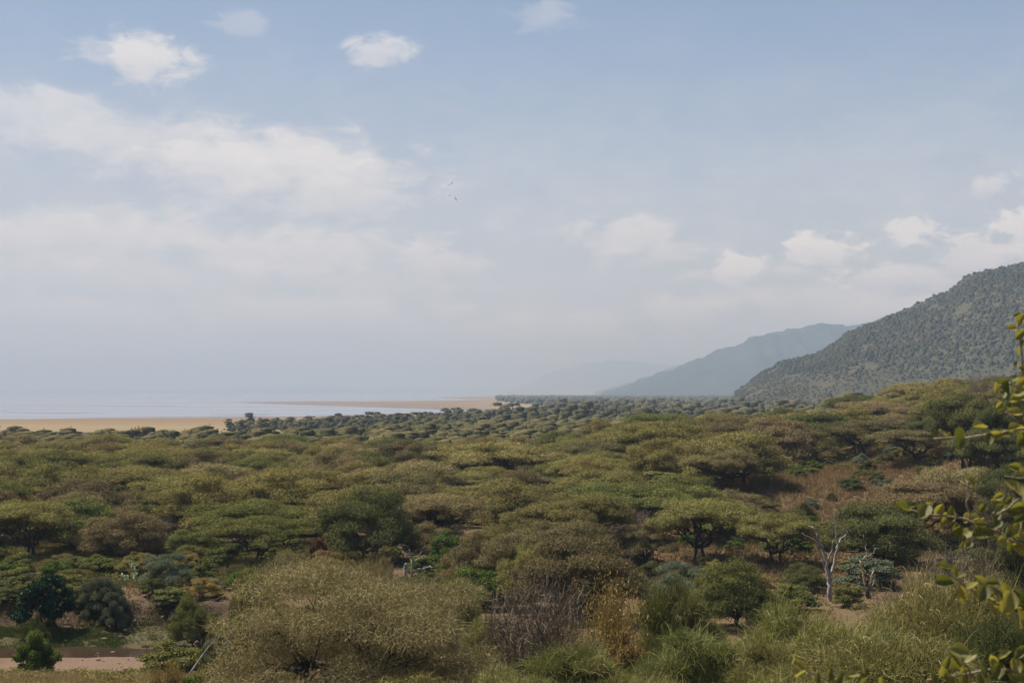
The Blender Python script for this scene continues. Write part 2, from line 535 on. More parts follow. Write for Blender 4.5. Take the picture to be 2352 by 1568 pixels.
# ------------------------------------------------------------------ hills
def hill(name, prof, R0, R1, R2, mat, seed, ruff, na=220, nr=70, crest=.0035):
    pr = np.array(prof, float)
    a = np.linspace((pr[0, 0] - 1176) / 3266, (pr[-1, 0] - 1176) / 3266, na)
    e = np.interp(a, (pr[:, 0] - 1176) / 3266, (900 - pr[:, 1]) / 3266)
    e = np.maximum(e + (e > .004) * fbm(a * R1 / (R1 - R0) * 60, a * 0 + seed, seed, 4) * crest, 0)
    t = np.linspace(0, 1.6, nr)
    A, T = np.meshgrid(a, t, indexing='ij'); E = np.repeat(e[:, None], nr, 1)
    r = np.where(T <= 1, R0 + (R1 - R0) * T, R1 + (R2 - R1) * (T - 1) / .6)
    g = np.where(T <= 1, np.sin(np.clip(T, 0, 1) * math.pi / 2) ** 1.15, 1 - .35 * (T - 1) ** 2)
    X = np.sin(A) * r / np.cos(A) ** 0; Y = np.cos(A) * r
    s = 1.0 / (R1 - R0)
    nz = fbm(A * R1 * s * 3.2, T * 2.2, seed, 5) - .55 * np.abs(fbm(A * R1 * s * 9 + T * 1.3, T * 1.1, seed + 5, 3)) * 2 * np.sin(np.clip(T, 0, 1) * math.pi)
    H = (E * R1 + CAMZ * (E > 0)) * g
    H = H * (1 + ruff * nz * (T < .93)) + 0
    Z = np.where(E > 0, H, -2.0) - 1.0
    V = np.stack([X, Y, Z], -1).reshape(-1, 3)
    I, J = np.meshgrid(np.arange(na - 1), np.arange(nr - 1), indexing='ij')
    Q = np.stack([I * nr + J, (I + 1) * nr + J, (I + 1) * nr + J + 1, I * nr + J + 1], -1).reshape(-1, 4)
    me = mesh(name, V, Q, mat, smooth=True)
    tag(link(name, me), kind='structure')
    return X, Y, Z, A, T


HP1 = [(1480, 918), (1560, 915.5), (1620, 912), (1660, 908), (1690, 894), (1720, 872), (1760, 848), (1800, 832), (1860, 820), (1895, 797), (1930, 772), (1990, 748), (2050, 722), (2100, 703), (2150, 680), (2185, 655), (2210, 643), (2250, 637),
       (2300, 628), (2352, 623), (2500, 606), (2800, 560), (3300, 530)]
hx, hy, hz, hA, hT = hill('escarpment_hill', HP1, 1500, 2450, 4200,
                          hillmat('scrub_covered_slope', [(.045, .043, .027), (.065, .057, .037), (.04, .041, .024), (.10, .083, .053)], .012), 21, .30, 260, 90)
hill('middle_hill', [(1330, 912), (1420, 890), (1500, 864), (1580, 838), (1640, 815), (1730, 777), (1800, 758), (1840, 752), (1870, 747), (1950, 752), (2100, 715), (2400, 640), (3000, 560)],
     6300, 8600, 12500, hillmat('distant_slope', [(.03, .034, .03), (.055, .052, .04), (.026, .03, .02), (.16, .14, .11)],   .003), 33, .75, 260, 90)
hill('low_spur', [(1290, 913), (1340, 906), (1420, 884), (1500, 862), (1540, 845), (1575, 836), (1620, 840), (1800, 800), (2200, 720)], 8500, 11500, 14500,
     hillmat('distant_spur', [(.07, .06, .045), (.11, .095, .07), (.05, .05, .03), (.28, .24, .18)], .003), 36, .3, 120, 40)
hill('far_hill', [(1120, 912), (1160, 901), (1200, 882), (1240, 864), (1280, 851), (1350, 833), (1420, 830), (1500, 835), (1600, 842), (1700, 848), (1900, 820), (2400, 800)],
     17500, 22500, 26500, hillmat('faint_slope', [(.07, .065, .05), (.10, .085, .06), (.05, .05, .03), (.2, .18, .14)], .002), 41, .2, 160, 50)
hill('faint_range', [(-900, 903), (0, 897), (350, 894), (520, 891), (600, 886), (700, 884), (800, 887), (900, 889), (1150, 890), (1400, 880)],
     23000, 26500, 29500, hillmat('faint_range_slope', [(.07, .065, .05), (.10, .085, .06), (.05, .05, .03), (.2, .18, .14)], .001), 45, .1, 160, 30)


# ------------------------------------------------------------------ plant geometry
def unit(a): return a / np.maximum(np.linalg.norm(a, axis=-1, keepdims=True), 1e-9)


def leaves(rg, P, dirs, L, W, tone, quad=False, nrm=None):
    """slender triangles (or diamonds) starting at P along dirs"""
    n = len(P)
    side = unit(np.cross(dirs, rg.normal(size=(n, 3)) if nrm is None else nrm))
    L = np.broadcast_to(np.asarray(L, float), (n,))[:, None] * rg.uniform(.6, 1.35, (n, 1)); W = np.broadcast_to(np.asarray(W, float), (n,))[:, None] * rg.uniform(.7, 1.3, (n, 1))
    if quad:
        V = np.stack([P, P + dirs * L * .5 + side * W * .5, P + dirs * L, P + dirs * L * .5 - side * W * .5], 1).reshape(-1, 3)
        b = np.arange(n)[:, None] * 4
        Fc = np.concatenate([b + [0, 1, 2], b + [0, 2, 3]], 0); kk = 4
    else:
        V = np.stack([P - side * W * .5, P + side * W * .5, P + dirs * L], 1).reshape(-1, 3)
        Fc = np.arange(n * 3).reshape(-1, 3); kk = 3
    return V, Fc, np.repeat(tone, kk)


def ribbons(rg, P, dirs, L, W, curl, seg, tone, droop=0.0):
    """curved tapering ribbons: tangled twigs"""
    n = len(P); d = dirs.copy(); p = P.copy(); bend = unit(rg.normal(size=(n, 3)))
    L = np.broadcast_to(np.asarray(L, float), (n,))[:, None] * rg.uniform(.5, 1.4, (n, 1))
    side = unit(np.cross(d, rg.normal(size=(n, 3))))
    rows = []
    for i in range(seg + 1):
        w = W * (1 - .8 * i / seg)
        rows += [p - side * w * .5, p + side * w * .5]
        d = unit(d + bend * curl / seg + np.array([0, 0, -droop / seg]) + rg.normal(size=(n, 3)) * curl * .35 / seg)
        p = p + d * L / seg
    V = np.stack(rows, 1).reshape(-1, 3); kk = 2 * (seg + 1)
    b = np.arange(n)[:, None] * kk
    Fs = []
    for i in range(seg): Fs += [b + [2 * i, 2 * i + 1, 2 * i + 3], b + [2 * i, 2 * i + 3, 2 * i + 2]]
    return V, np.concatenate(Fs, 0), np.repeat(tone, kk)


def join(parts):
    V, Fc, T = [], [], []; o = 0
    for v, f, t in parts:
        V.append(v); Fc.append(np.asarray(f) + o); T.append(t); o += len(v)
    return np.concatenate(V), np.concatenate(Fc), np.concatenate(T)


def tube(pts, rads, sides=6, cap=True):
    pts = np.asarray(pts, float); n = len(pts)
    tan = np.gradient(pts, axis=0); tan = unit(tan)
    ref = np.array([.3, .9, .2]); V = []
    for i in range(n):
        s = unit(np.cross(tan[i], ref)); u = np.cross(s, tan[i])
        for q in range(sides):
            a = 2 * math.pi * q / sides
            V.append(pts[i] + (s * math.cos(a) + u * math.sin(a)) * rads[i])
    Fc = []
    for i in range(n - 1):
        for q in range(sides):
            a = i * sides + q; b = i * sides + (q + 1) % sides
            Fc += [(a, b, b + sides), (a, b + sides, a + sides)]
    if cap:
        V.append(pts[-1]); e = len(V) - 1
        for q in range(sides): Fc.append(((n - 1) * sides + q, (n - 1) * sides + (q + 1) % sides, e))
    return np.array(V), np.array(Fc)


def limb(rg, a, b, r0, r1, n=6, wob=.12, sag=0.0, sides=5):
    a = np.asarray(a, float); b = np.asarray(b, float); Ln = np.linalg.norm(b - a)
    t = np.linspace(0, 1, n)[:, None]
    P = a + (b - a) * t
    w = rg.normal(size=(n, 3)) * wob * Ln * .5; w[0] = 0; w[-1] = 0
    P = P + w * np.sin(t * math.pi) + np.array([0, 0, 1]) * sag * Ln * np.sin(t * math.pi)
    return tube(P, np.linspace(r0, r1, n), sides)


def joinT(parts):
    V, Fc = [], []; o = 0
    for v, f in parts: V.append(v); Fc.append(f + o); o += len(v)
    return np.concatenate(V), np.concatenate(Fc)


def padleaves(rg, pads, n, L, W, up=.25, rand=.8, flat=.55, quad=False, shell=.42):
    wts = pads[:, 3] * pads[:, 4] + .4 * pads[:, 3] * pads[:, 5]; wts = wts / wts.sum()
    ix = rg.choice(len(pads), n, p=wts); pd = pads[ix]
    q = unit(rg.normal(size=(n, 3))); rad = rg.random((n, 1)) ** shell
    lowr = q[:, 2] < 0
    off = q * rad; off[lowr, 2] *= flat
    lump = 1 + .22 * np.sin(q[:, :1] * 5 + ix[:, None] * 1.7) * np.cos(q[:, 1:2] * 6 + ix[:, None])
    P = pd[:, :3] + off * pd[:, 3:6] * lump
    dirs = unit(q * .6 + rg.normal(size=(n, 3)) * rand + np.array([0, 0, up]))
    ptone = rg.random(len(pads))
    tone = np.clip(ptone[ix] * .55 + rg.random(n) * .5, 0, 1)
    nrm = unit(q * .75 + np.array([0, 0, .55]) + rg.normal(size=(n, 3)) * .45)
    dirs = unit(dirs - nrm * (dirs * nrm).sum(1, keepdims=True) * .75)
    return leaves(rg, P, dirs, L, W, tone, quad, nrm)


PROTO = {}


def proto(key, crown, trunk, R, H, matkey='olive', pname='crown'):
    cm = mesh(key + '_crown', crown[0], crown[1], LM[matkey], crown[2])
    tm = mesh(key + '_trunk', trunk[0], trunk[1], BARK, smooth=True) if trunk is not None else None
    PROTO[key] = (cm, tm, R, H, pname)


def umbrella_pads(rg, R, H, n, tier):
    P = []
    for i in range(n):
        rho = R * .8 * math.sqrt((i + .5) / n) * rg.uniform(.9, 1.08); an = i * 2.39996 + rg.uniform(-.3, .3)
        z = H - .45 - 1.7 * (rho / R) ** 2 - rg.uniform(0, 1.1)
        rx = R * rg.uniform(.20, .34)
        P.append((rho * math.cos(an), rho * math.sin(an), z, rx, rx * rg.uniform(.75, 1.2), rx * rg.uniform(.24, .36)))
    for i in range(tier):
        rho = R * rg.uniform(.35, .9); an = i * 2.1 + rg.uniform(-.5, .5)
        z = H * rg.uniform(.50, .70)
        rx = R * rg.uniform(.18, .32)
        P.append((rho * math.cos(an), rho * math.sin(an), z, rx, rx * rg.uniform(.7, 1.2), rx * rg.uniform(.26, .4)))
    return np.array(P)


def dome_pads(rg, R, H, n, low=.22):
    P = []
    for i in range(n):
        s = (i + .5) / n
        ph = math.asin(1 - s * .98); an = i * 2.39996 + rg.uniform(-.35, .35)
        k = rg.uniform(.55, .98)
        rx = R * rg.uniform(.18, .33)
        P.append((R * .92 * k * math.cos(ph) * math.cos(an), R * .92 * k * math.cos(ph) * math.sin(an), H * low + (H * (1 - low) - rx * .35) * k * 1.08 * math.sin(ph), rx, rx * rg.uniform(.8, 1.2),
                  rx * rg.uniform(.30, .46)))
    return np.array(P)


def limbs_for(rg, pads, H, fork, r0, nl=4, spread=.5, many=None):
    parts = []
    stems = 1 if nl < 5 else 2
    for st in range(stems):
        bx = rg.uniform(-.35, .35) * (st > 0) * 3
        by = rg.uniform(-.35, .35) * (st > 0) * 3
        top = np.array([bx + rg.uniform(-.5, .5), by + rg.uniform(-.5, .5), fork])
        parts.append(limb(rg, (bx, by, -.35), top, r0 * 1.25, r0 * .85, 5, .1, 0, 7))
        mine = pads[st::stems]
        for ang in range(nl):
            sec = [p for p in mine if int(((math.atan2(p[1], p[0]) + math.pi) / (2 * math.pi)) * nl * .9999) == ang]
            if not sec: continue
            c = np.mean([p[:3] for p in sec], 0)
            mid = top + (c - top) * .6 + np.array([0, 0, -.08 * H])
            parts.append(limb(rg, top - [0, 0, .2], mid, r0 * .75, r0 * .42, 6, .14, -.05, 6))
            for p in sec:
                e = np.array(p[:3]) - [0, 0, p[5] * .4]
                parts.append(limb(rg, mid, e, r0 * .36, r0 * .10, 5, .14, -.04, 4))
                for q in range(2):
                    e2 = np.array(p[:3]) + rg.uniform(-.7, .7, 3) * p[3:6]
                    parts.append(limb(rg, mid + (e - mid) * .55, e2, r0 * .16, r0 * .05, 4, .1, 0, 3))
    return joinT(parts)


rg = np.random.default_rng(11)
for v in range(4):
    R, H = 6.0, 6.4
    pads = umbrella_pads(rg, R, H, (24, 30, 22, 32)[v], (12, 15, 16, 10)[v])
    cr = padleaves(rg, pads, 42000, .25, .075, up=.3)
    proto('umbrella%d' % v, cr, limbs_for(rg, pads, H, H * (.30, .24, .36, .28)[v], .19, (4, 5, 4, 5)[v]), R, H)
for v in range(4):
    R, H = 5.0, 4.8
    pads = dome_pads(rg, R, H, (40, 46, 36, 42)[v], (.26, .18, .3, .22)[v])
    cr = padleaves(rg, pads, 42000, .235, .068, up=.3, shell=.34)
    proto('dome%d' % v, cr, limbs_for(rg, pads, H, H * .2, .17, 5), R, H, 'brown')
for v in range(3):
    R, H = 2.2, 2.4
    pads = dome_pads(rg, R, H, 22, .16)
    cr = padleaves(rg, pads, 13000, .15, .085, up=.2, rand=1.0, quad=True, shell=.34)
    proto('leafy%d' % v, cr, limbs_for(rg, pads, H, H * .15, .06, 5), R, H, 'bright', 'foliage')
for v in range(3):
    R, H = 3.0, 3.1
    pads = dome_pads(rg, R, H, 24, .15)
    cr = join([padleaves(rg, pads, 32000, .20, .036, up=.45, rand=.6, shell=.36)])
    proto('feathery%d' % v, cr, limbs_for(rg, pads, H, H * .15, .08, 5), R, H, 'teal', 'foliage')
# dark broad-leaved tree with big leaf clumps
pads = dome_pads(rg, 2.6, 3.6, 24, .26)
cr = padleaves(rg, pads, 8000, .24, .14, up=-.1, rand=.9, quad=True, shell=.3)
proto('broadleaf0', cr, limbs_for(rg, pads, 3.6, 1.3, .11, 4), 2.6, 3.6, 'darkleaf')


def tangled(key, R, H, npad, nt, nl, seed, matkey='straw', low=.2, trunk_r=.2):
    rg = np.random.default_rng(seed)
    pads = dome_pads(rg, R, H, npad, low) if npad < 30 else np.concatenate([umbrella_pads(rg, R, H, 14, 9), dome_pads(rg, R, H * .82, 40, .10)])
    npad = len(pads)
    wts = pads[:, 3] ** 2; wts /= wts.sum()
    ix = rg.choice(npad, nt, p=wts); pd = pads[ix]
    q = unit(rg.normal(size=(nt, 3))); q[:, 2] = np.where(q[:, 2] < 0, q[:, 2] * .6, q[:, 2])
    P = pd[:, :3] + q * rg.random((nt, 1)) ** .4 * pd[:, 3:6]
    dirs = unit(q * .8 + rg.normal(size=(nt, 3)) * .7 + [0, 0, .35])
    pt = rg.random(npad)
    tn = np.clip(pt[ix] * .5 + rg.random(nt) * .45, 0, 1)
    a = ribbons(rg, P, dirs, .62, .022, 1.9, 3, tn, .6)
    b = padleaves(rg, pads, nl, .14, .035, up=.2, rand=.9)
    proto(key, join([a, b]), limbs_for(rg, pads, H, H * .3, trunk_r, 5), R, H, matkey)


tangled('tangled0', 6.4, 5.6, 52, 26000, 70000, 5, low=.14)
tangled('tangled1', 2.6, 2.2, 18, 3000, 5000, 6, low=.1, trunk_r=.06)


def bare(key, R, H, n, seed, yl=0, matkey='twig'):
    rg = np.random.default_rng(seed); parts = []
    tr = []
    for i in range(26):
        an = rg.uniform(0, 6.28); rho = R * math.sqrt(rg.random()) * .85
        e = np.array([rho * math.cos(an), rho * math.sin(an), H * (1 - .35 * (rho / R) ** 2) * rg.uniform(.75, 1.0)])
        b = np.array([e[0] * .12, e[1] * .12, -.2])
        tr.append(limb(rg, b, e, .045, .01, 7, .14, .05, 4))
        t = rg.uniform(.25, 1, n // 26)[:, None]
        P = b + (e - b) * t + rg.normal(size=(n // 26, 3)) * .16 * R * .6
        dirs = unit((e - b)[None] * .25 + rg.normal(size=(n // 26, 3)) * .9 + [0, 0, .5])
        parts.append(ribbons(rg, P, dirs, .5, .022, 1.0, 2, rg.random(n // 26) * .9))
        if yl:
            P = b + (e - b) * rg.uniform(.4, 1.05, yl // 26)[:, None] + rg.normal(size=(yl // 26, 3)) * .13 * R
            parts.append(leaves(rg, P, unit(rg.normal(size=(len(P), 3))), .12, .075, rg.random(len(P)), True))
    proto(key, join(parts), joinT(tr), R, H, matkey, 'twigs')


bare('bare0', 2.6, 3.0, 7000, 7)
bare('bare1', 2.6, 3.0, 2600, 8, 3400, 'yellow')
bare('bare2', 1.2, 1.6, 700, 9)


def wispy(key, R, H, npad, nb, seed, lean=(0.25, 0, .1), matkey='wispy'):
    rg = np.random.default_rng(seed)
    pads = dome_pads(rg, R, H, npad, .14)
    pads[:, 5] *= 1.5
    w = pads[:, 3] ** 2; ix = rg.choice(npad, nb, p=w / w.sum()); pd = pads[ix]
    q = unit(rg.normal(size=(nb, 3))); q[:, 2] = np.where(q[:, 2] < 0, q[:, 2] * .5, q[:, 2])
    P = pd[:, :3] + q * rg.random((nb, 1)) ** .34 * pd[:, 3:6]
    fan = unit(P * [1, 1, 1.2] - [0, 0, -.3])
    pt = rg.random(npad)
    tn = np.clip((pt[ix] * .55 + rg.random(nb) * .6) ** 1.4, 0, 1)
    h = nb // 4
    dd = unit(fan * .7 + q * .35 + rg.normal(size=(nb, 3)) * .65 + np.array(lean))
    a = ribbons(rg, P[:h], dd[:h], .65, .023, 1.1, 3, tn[:h], .6)
    b = leaves(rg, P[h:], dd[h:], .26, .028, tn[h:])
    proto(key, join([a, b]), None, R, H, matkey, 'stems')


wispy('wispy0', 3.2, 2.6, 30, 42000, 3)
wispy('wispy1', 3.2, 2.4, 34, 42000, 4, (.4, 0, .1))
wispy('wispy2', 2.3, 2.8, 24, 28000, 15, (0, 0, .35), 'wispgreen')

KINDNAME = {'umbrella': 'umbrella_thorn', 'dome': 'thorn_tree', 'leafy': 'leafy_bush', 'feathery': 'feathery_bush', 'broadleaf': 'broadleaf_tree', 'tangled': 'thorn_thicket',
            'bare': 'bare_shrub', 'wispy': 'wispy_bush'}
CAT = {'umbrella': 'tree', 'dome': 'tree', 'leafy': 'bush', 'feathery': 'bush', 'broadleaf': 'tree', 'tangled': 'thorn bush', 'bare': 'shrub', 'wispy': 'bush'}
rnd = random.Random(4)
PLACED = []          # (x, y, radius)


def plant(key, mat, x, y, W, H, label, group=None, cat=None, rot=None, base=None):
    cm, tm, R, HH, pname = PROTO[key]
    kind = key.rstrip('0123456789')
    root = bpy.data.objects.new(KINDNAME[kind], None); COL.objects.link(root)
    root.empty_display_size = .5
    root.location = (x, y, (h1(x, y) if base is None else base) - .05)
    s = W / (2 * R)
    root.scale = (s, s, H / HH)
    root.rotation_euler.z = rnd.uniform(0, 6.283) if rot is None else rot
    tag(root, label, cat or CAT[kind], group)
    c = link(pname, cm, root)
    c.material_slots[0].link = 'OBJECT'; c.material_slots[0].material = LM[mat]
    if tm: link('trunk', tm, root)
    PLACED.append((x, y, W / 2))
    return root


def at(key, mat, cx, top, w, d, label, group=None, cat=None, rot=None):
    p = D(cx, top, d); W = w * .43537 / F * d
    H = max(p.z - h1(p.x, d), .5)
    return plant(key, mat, p.x, d, W, H, label, group, cat, rot)


GT = 'acacias of the woodland below'; GB = 'bushes below the viewpoint'; GR = 'bushes along the river bank'
ROWS = [
 # near slope
 ('tangled0', 'straw', 815, 1275, 690, 55, 'huge straw coloured tangled thorn tree filling the bottom centre', GB),
 ('wispy2', 'wispgreen', 1545, 1352, 240, 62, 'rounded bright green wispy bush right of the yellowing shrub', GB),
 ('bare0', 'twig', 1225, 1335, 290, 58, 'bare grey brown twiggy shrub right of the huge straw thorn tree', GB),
 ('bare1', 'yellow', 1400, 1352, 220, 57, 'nearly leafless shrub with sparse yellow leaves beside the bare grey shrub', GB),
 ('wispy2', 'wispgreen', 1320, 1490, 330, 47, 'dull green wispy bush at the bottom edge under the bare grey shrub', GB),
 ('wispy2', 'wispgreen', 1590, 1455, 330, 50, 'green wispy bush at the bottom edge below the rounded bright green one', GB),
 ('wispy0', 'wispy', 1900, 1395, 460, 51, 'yellow green blade leaved bush in front of the tall dead tree', GB),
 ('wispy1', 'wispy', 2190, 1345, 430, 56, 'wide yellow green blade leaved bush behind the lowest leafy branch', GB),
 ('wispy1', 'wispy', 2050, 1470, 520, 44, 'yellow green blade leaved bush nearest the bottom right edge', GB),
 ('wispy0', 'dkgreen', 2300, 1400, 330, 47, 'dark green blade leaved bush at the right edge behind the leafy branches', GB),
 ('wispy2', 'wispy', 1760, 1480, 240, 48, 'olive wispy bush at the bottom edge left of the yellow green blades', GB),
 ('wispy2', 'wispgreen', 1040, 1330, 150, 92, 'soft yellow green bush between the huge thorn tree and the fallen dead tree', GB),
 ('wispy2', 'wispy', 1120, 1420, 150, 70, 'thin olive bush touching the right flank of the huge thorn tree', GB),
 ('wispy0', 'wispy', 1480, 1545, 330, 41, 'olive blade leaved bush cut off by the bottom edge below the yellowing shrub', GB),
 ('wispy1', 'wispgreen', 1180, 1545, 340, 41, 'green blade leaved bush cut off by the bottom edge right of the huge thorn tree', GB),
 ('tangled1', 'straw', 640, 1525, 420, 44, 'straw tangle cut off by the bottom edge below the huge thorn tree', GB),
 ('tangled1', 'olive', 960, 1535, 330, 46, 'olive tangle cut off by the bottom edge below the huge thorn tree', GB),
 ('tangled1', 'olive', 560, 1470, 220, 58, 'olive tangle at the lower left of the huge thorn tree', GB),
 ('wispy0', 'wispy', 1850, 1540, 400, 38, 'blade leaved bush at the bottom edge behind the lowest leafy twig', GB),
 ('tangled1', 'brown', 1330, 1440, 200, 52, 'brown tangle between the bare grey shrub and the yellowing shrub', GB),
 ('leafy2', 'yellow', 1440, 1450, 150, 52, 'dry leaved bush below the yellowing shrub', GB),
 # river side, left
 ('leafy0', 'bright', 85, 1428, 120, 82, 'bright green leafy bush on the near river bank at the left', GR),
 ('leafy1', 'dkgreen', 90, 1405, 62, 88, 'small dark leafy bush standing just behind the bright one at the left', GR),
 ('broadleaf0', 'darkleaf', 108, 1297, 134, 108, 'very dark glossy broad leaved tree on the far river bank', None),
 ('feathery0', 'teal', 240, 1310, 118, 110.5, 'grey green feathery bush hanging over the bank right of the dark glossy tree', GR),
 ('feathery1', 'teal', 262, 1352, 70, 109, 'small grey green bush at the foot of the bank below a larger one', GR),
 ('feathery1', 'teal', 385, 1263, 130, 118, 'tallest grey green feathery bush on the terrace behind the river', GR),
 ('feathery2', 'teal', 475, 1318, 84, 117, 'low grey green bush right of the tallest feathery bush', GR),
 ('leafy2', 'dkgreen', 352, 1320, 60, 114, 'dark low bush under the left side of the tallest feathery bush', GR),
 ('feathery2', 'green', 445, 1345, 115, 105, 'olive green bush beside the brown boulder on the river bank', GR),
 ('leafy1', 'green', 400, 1468, 185, 78, 'rounded green bush on the near bank right of the sand strip', GR),
 ('leafy2', 'teal', 500, 1452, 100, 79, 'silvery leaved bush between the sand strip bush and the huge thorn tree', GR),
 ('leafy0', 'bright', 445, 1530, 110, 62, 'fresh green low bush at the bottom edge left of the huge thorn tree', GR),
 ('bare1', 'yellow', 385, 1520, 110, 62, 'dry brownish shrub at the bottom edge right of the dry grass', GR),
 ('leafy1', 'green', 230, 1270, 100, 126, 'light green bush on the terrace above the dark glossy tree', GR),
 ('feathery0', 'yellow', 320, 1262, 90, 132, 'yellowish dry bush behind the terrace bushes', GR),
 ('leafy0', 'green', 25, 1295, 110, 116, 'green bush at the left edge beyond the river', GR),
 ('leafy2', 'dkgreen', 30, 1340, 90, 112, 'darker low bush at the left edge on top of the river bank', GR),
 ('feathery1', 'olive', 150, 1268, 120, 130, 'olive feathery bush in front of the left brown acacias', GR),
 ('leafy2', 'green', 470, 1285, 80, 124, 'yellow green bush just right behind the tallest feathery bush', GR),
 ('wispy2', 'wispy', 560, 1325, 80, 104, 'small bright yellow green bush left of the huge thorn tree top', GR),
 ('feathery1', 'dkgreen', 590, 1310, 90, 100, 'dark grey green bush tucked against the huge thorn tree top left', GR),
 # mid left
 ('umbrella1', 'olive', 60, 1140, 240, 141, 'olive acacia with dark limbs at the left edge above the river terrace', GT),
 ('dome0', 'brown', 165, 1126, 190, 158, 'brown acacia dome rising behind the olive left edge acacia', GT),
 ('dome1', 'brown', 285, 1160, 210, 142, 'wide pinkish brown acacia drooping to the terrace at the left', GT),
 ('umbrella0', 'green', 560, 1142, 300, 152, 'upper green umbrella acacia of the pair left of centre', GT),
 ('umbrella3', 'green', 600, 1178, 262, 137, 'lower green umbrella acacia with crooked dark trunks left of centre', GT),
 ('dome2', 'green', 448, 1205, 140, 139, 'dim green acacia leaning left of the umbrella pair', GT),
 ('dome3', 'dkgreen', 842, 1098, 255, 139, 'large dark green rounded acacia right of the umbrella pair', GT),
 ('leafy0', 'red', 735, 1224, 58, 136, 'round rust red shrub between the umbrella pair and the dark green acacia', None),
 ('bare2', 'twig', 380, 1178, 46, 158, 'small pale dead shrub above the grey green bushes', None),
 ('leafy1', 'green', 650, 1215, 100, 146, 'green bush in the shade under the umbrella pair right end', GB),
 ('leafy2', 'dkgreen', 520, 1240, 110, 143, 'dark bush under the lower umbrella acacia', GB),
 ('leafy2', 'bright', 408, 1222, 70, 146, 'fresh green bush under the dim leaning acacia', GB),
 ('bare1', 'straw', 650, 1262, 110, 118, 'pale brown dry shrub right below the crooked trunks', GB),
 ('tangled1', 'straw', 862, 1256, 135, 104, 'straw coloured tangled bush left of the fallen dead tree', GB),
 ('leafy0', 'bright', 1105, 1290, 160, 112, 'vivid green low bush right of the fallen dead tree', GB),
 ('leafy2', 'bright', 1025, 1215, 100, 136, 'green leafy bush behind the fallen dead tree', GB),
 ('dome1', 'brown', 985, 1195, 130, 142, 'small brown thorn tree right of the dark green acacia', GT),
 # centre
 ('umbrella2', 'olive', 1140, 1008, 340, 236, 'topmost broad olive acacia of the big tiered clump at centre', GT),
 ('umbrella1', 'olive', 1045, 1075, 240, 206, 'left tier of the big olive acacia clump at centre', GT),
 ('umbrella0', 'dkbrown', 1215, 1082, 230, 208, 'right tier of the big olive acacia clump at centre', GT),
 ('umbrella2', 'olive', 1125, 1106, 270, 190, 'lowest tier of the big olive acacia clump at centre', GT),
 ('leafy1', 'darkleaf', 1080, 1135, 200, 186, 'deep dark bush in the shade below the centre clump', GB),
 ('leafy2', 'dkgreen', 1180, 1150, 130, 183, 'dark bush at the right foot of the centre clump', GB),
 ('umbrella3', 'dkbrown', 940, 1002, 165, 242, 'grey brown umbrella acacia with bare fanned branches left of the centre clump', GT),
 ('leafy0', 'bright', 936, 1075, 50, 230, 'tiny bright green bush under the grey brown umbrella acacia', GB),
 ('dome0', 'brown', 770, 1030, 210, 222, 'pinkish brown dome left of the grey brown umbrella acacia', GT),
 ('dome3', 'brown', 835, 1062, 150, 205, 'smaller pinkish brown dome in front of a larger one', GT),
 ('dome2', 'olive', 1175, 1170, 190, 141, 'olive brown dome below the dark shade of the centre clump', GT),
 ('dome1', 'dkbrown', 1265, 1140, 200, 162, 'brown dome right of the dark shade under the centre clump', GT),
 ('feathery0', 'teal', 1310, 1182, 150, 153, 'blue green bush between two brown domes right of centre', GB),
 ('dome3', 'dkbrown', 1335, 1212, 340, 106, 'largest dark brown thorn dome right of centre', GT),
 ('dome2', 'brown', 1110, 1212, 200, 118, 'light brown thorn dome left of the largest dark brown dome', GT),
 ('dome0', 'olive', 1225, 1238, 180, 112, 'olive thorn dome squeezed left of the largest dark brown dome', GT),
 ('bare0', 'twig', 1455, 1172, 150, 152, 'pale grey twiggy shrub behind the largest dark brown dome', GB),
 ('umbrella1', 'olive', 1615, 1135, 255, 141, 'olive acacia with slanting dark trunks left of the dead trees', GT),
 ('umbrella3', 'olive', 1790, 1170, 215, 136, 'olive acacia over bare dark trunks just left of the tall dead tree', GT),
 ('dome1', 'green', 1690, 1278, 215, 102, 'green rounded small tree with a dark trunk lower right', GT),
 ('feathery1', 'teal', 1565, 1282, 160, 112, 'blue green feathery bush left of the green rounded small tree', GB),
 ('dome2', 'dkbrown', 1480, 1195, 150, 140, 'dark brown dome behind the largest dark brown one at its right', GT),
 ('leafy0', 'green', 1545, 1078, 195, 192, 'olive green leafy bush mound below the bare orange clearing', GB),
 ('leafy2', 'bright', 1350, 1120, 180, 192, 'fresh green bush left of the olive leafy mound', GB),
 ('leafy1', 'bright', 1440, 1096, 85, 205, 'small bright bush at the edge of the orange clearing', GB),
 ('leafy1', 'bright', 1775, 1058, 150, 222, 'spreading bright green bush on the terrace edge at right', GB),
 ('leafy2', 'dkgreen', 1745, 1136, 90, 178, 'dark green bush at the foot of the eroded bank', GB),
 ('feathery2', 'olive', 1835, 1140, 90, 172, 'faded olive bush on the eroded bank slope', GB),
 ('leafy0', 'green', 1938, 1062, 50, 216, 'small round green bush on the terrace near its right end', GB),
 ('leafy0', 'dkgreen', 1990, 1075, 70, 203, 'dark round bush on the lip of the eroded bank', GB),
 ('dome3', 'dkgreen', 2015, 1138, 260, 136, 'dark green tree with many thin trunks behind the dead trees', GT),
 ('leafy1', 'teal', 2000, 1268, 150, 123, 'grey green leafy bush right behind the broken dead tree', GB),
 ('leafy2', 'green', 1945, 1335, 80, 112, 'low green bush at the foot of the tall dead tree', GB),
 ('leafy0', 'green', 1830, 1330, 120, 110, 'green bush left of the tall dead tree foot', GB),
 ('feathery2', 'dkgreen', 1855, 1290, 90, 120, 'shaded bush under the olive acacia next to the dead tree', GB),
 ('bare0', 'twig', 2200, 1255, 230, 92, 'grey brushy shrub in shade behind the right hand leafy branches', GB),
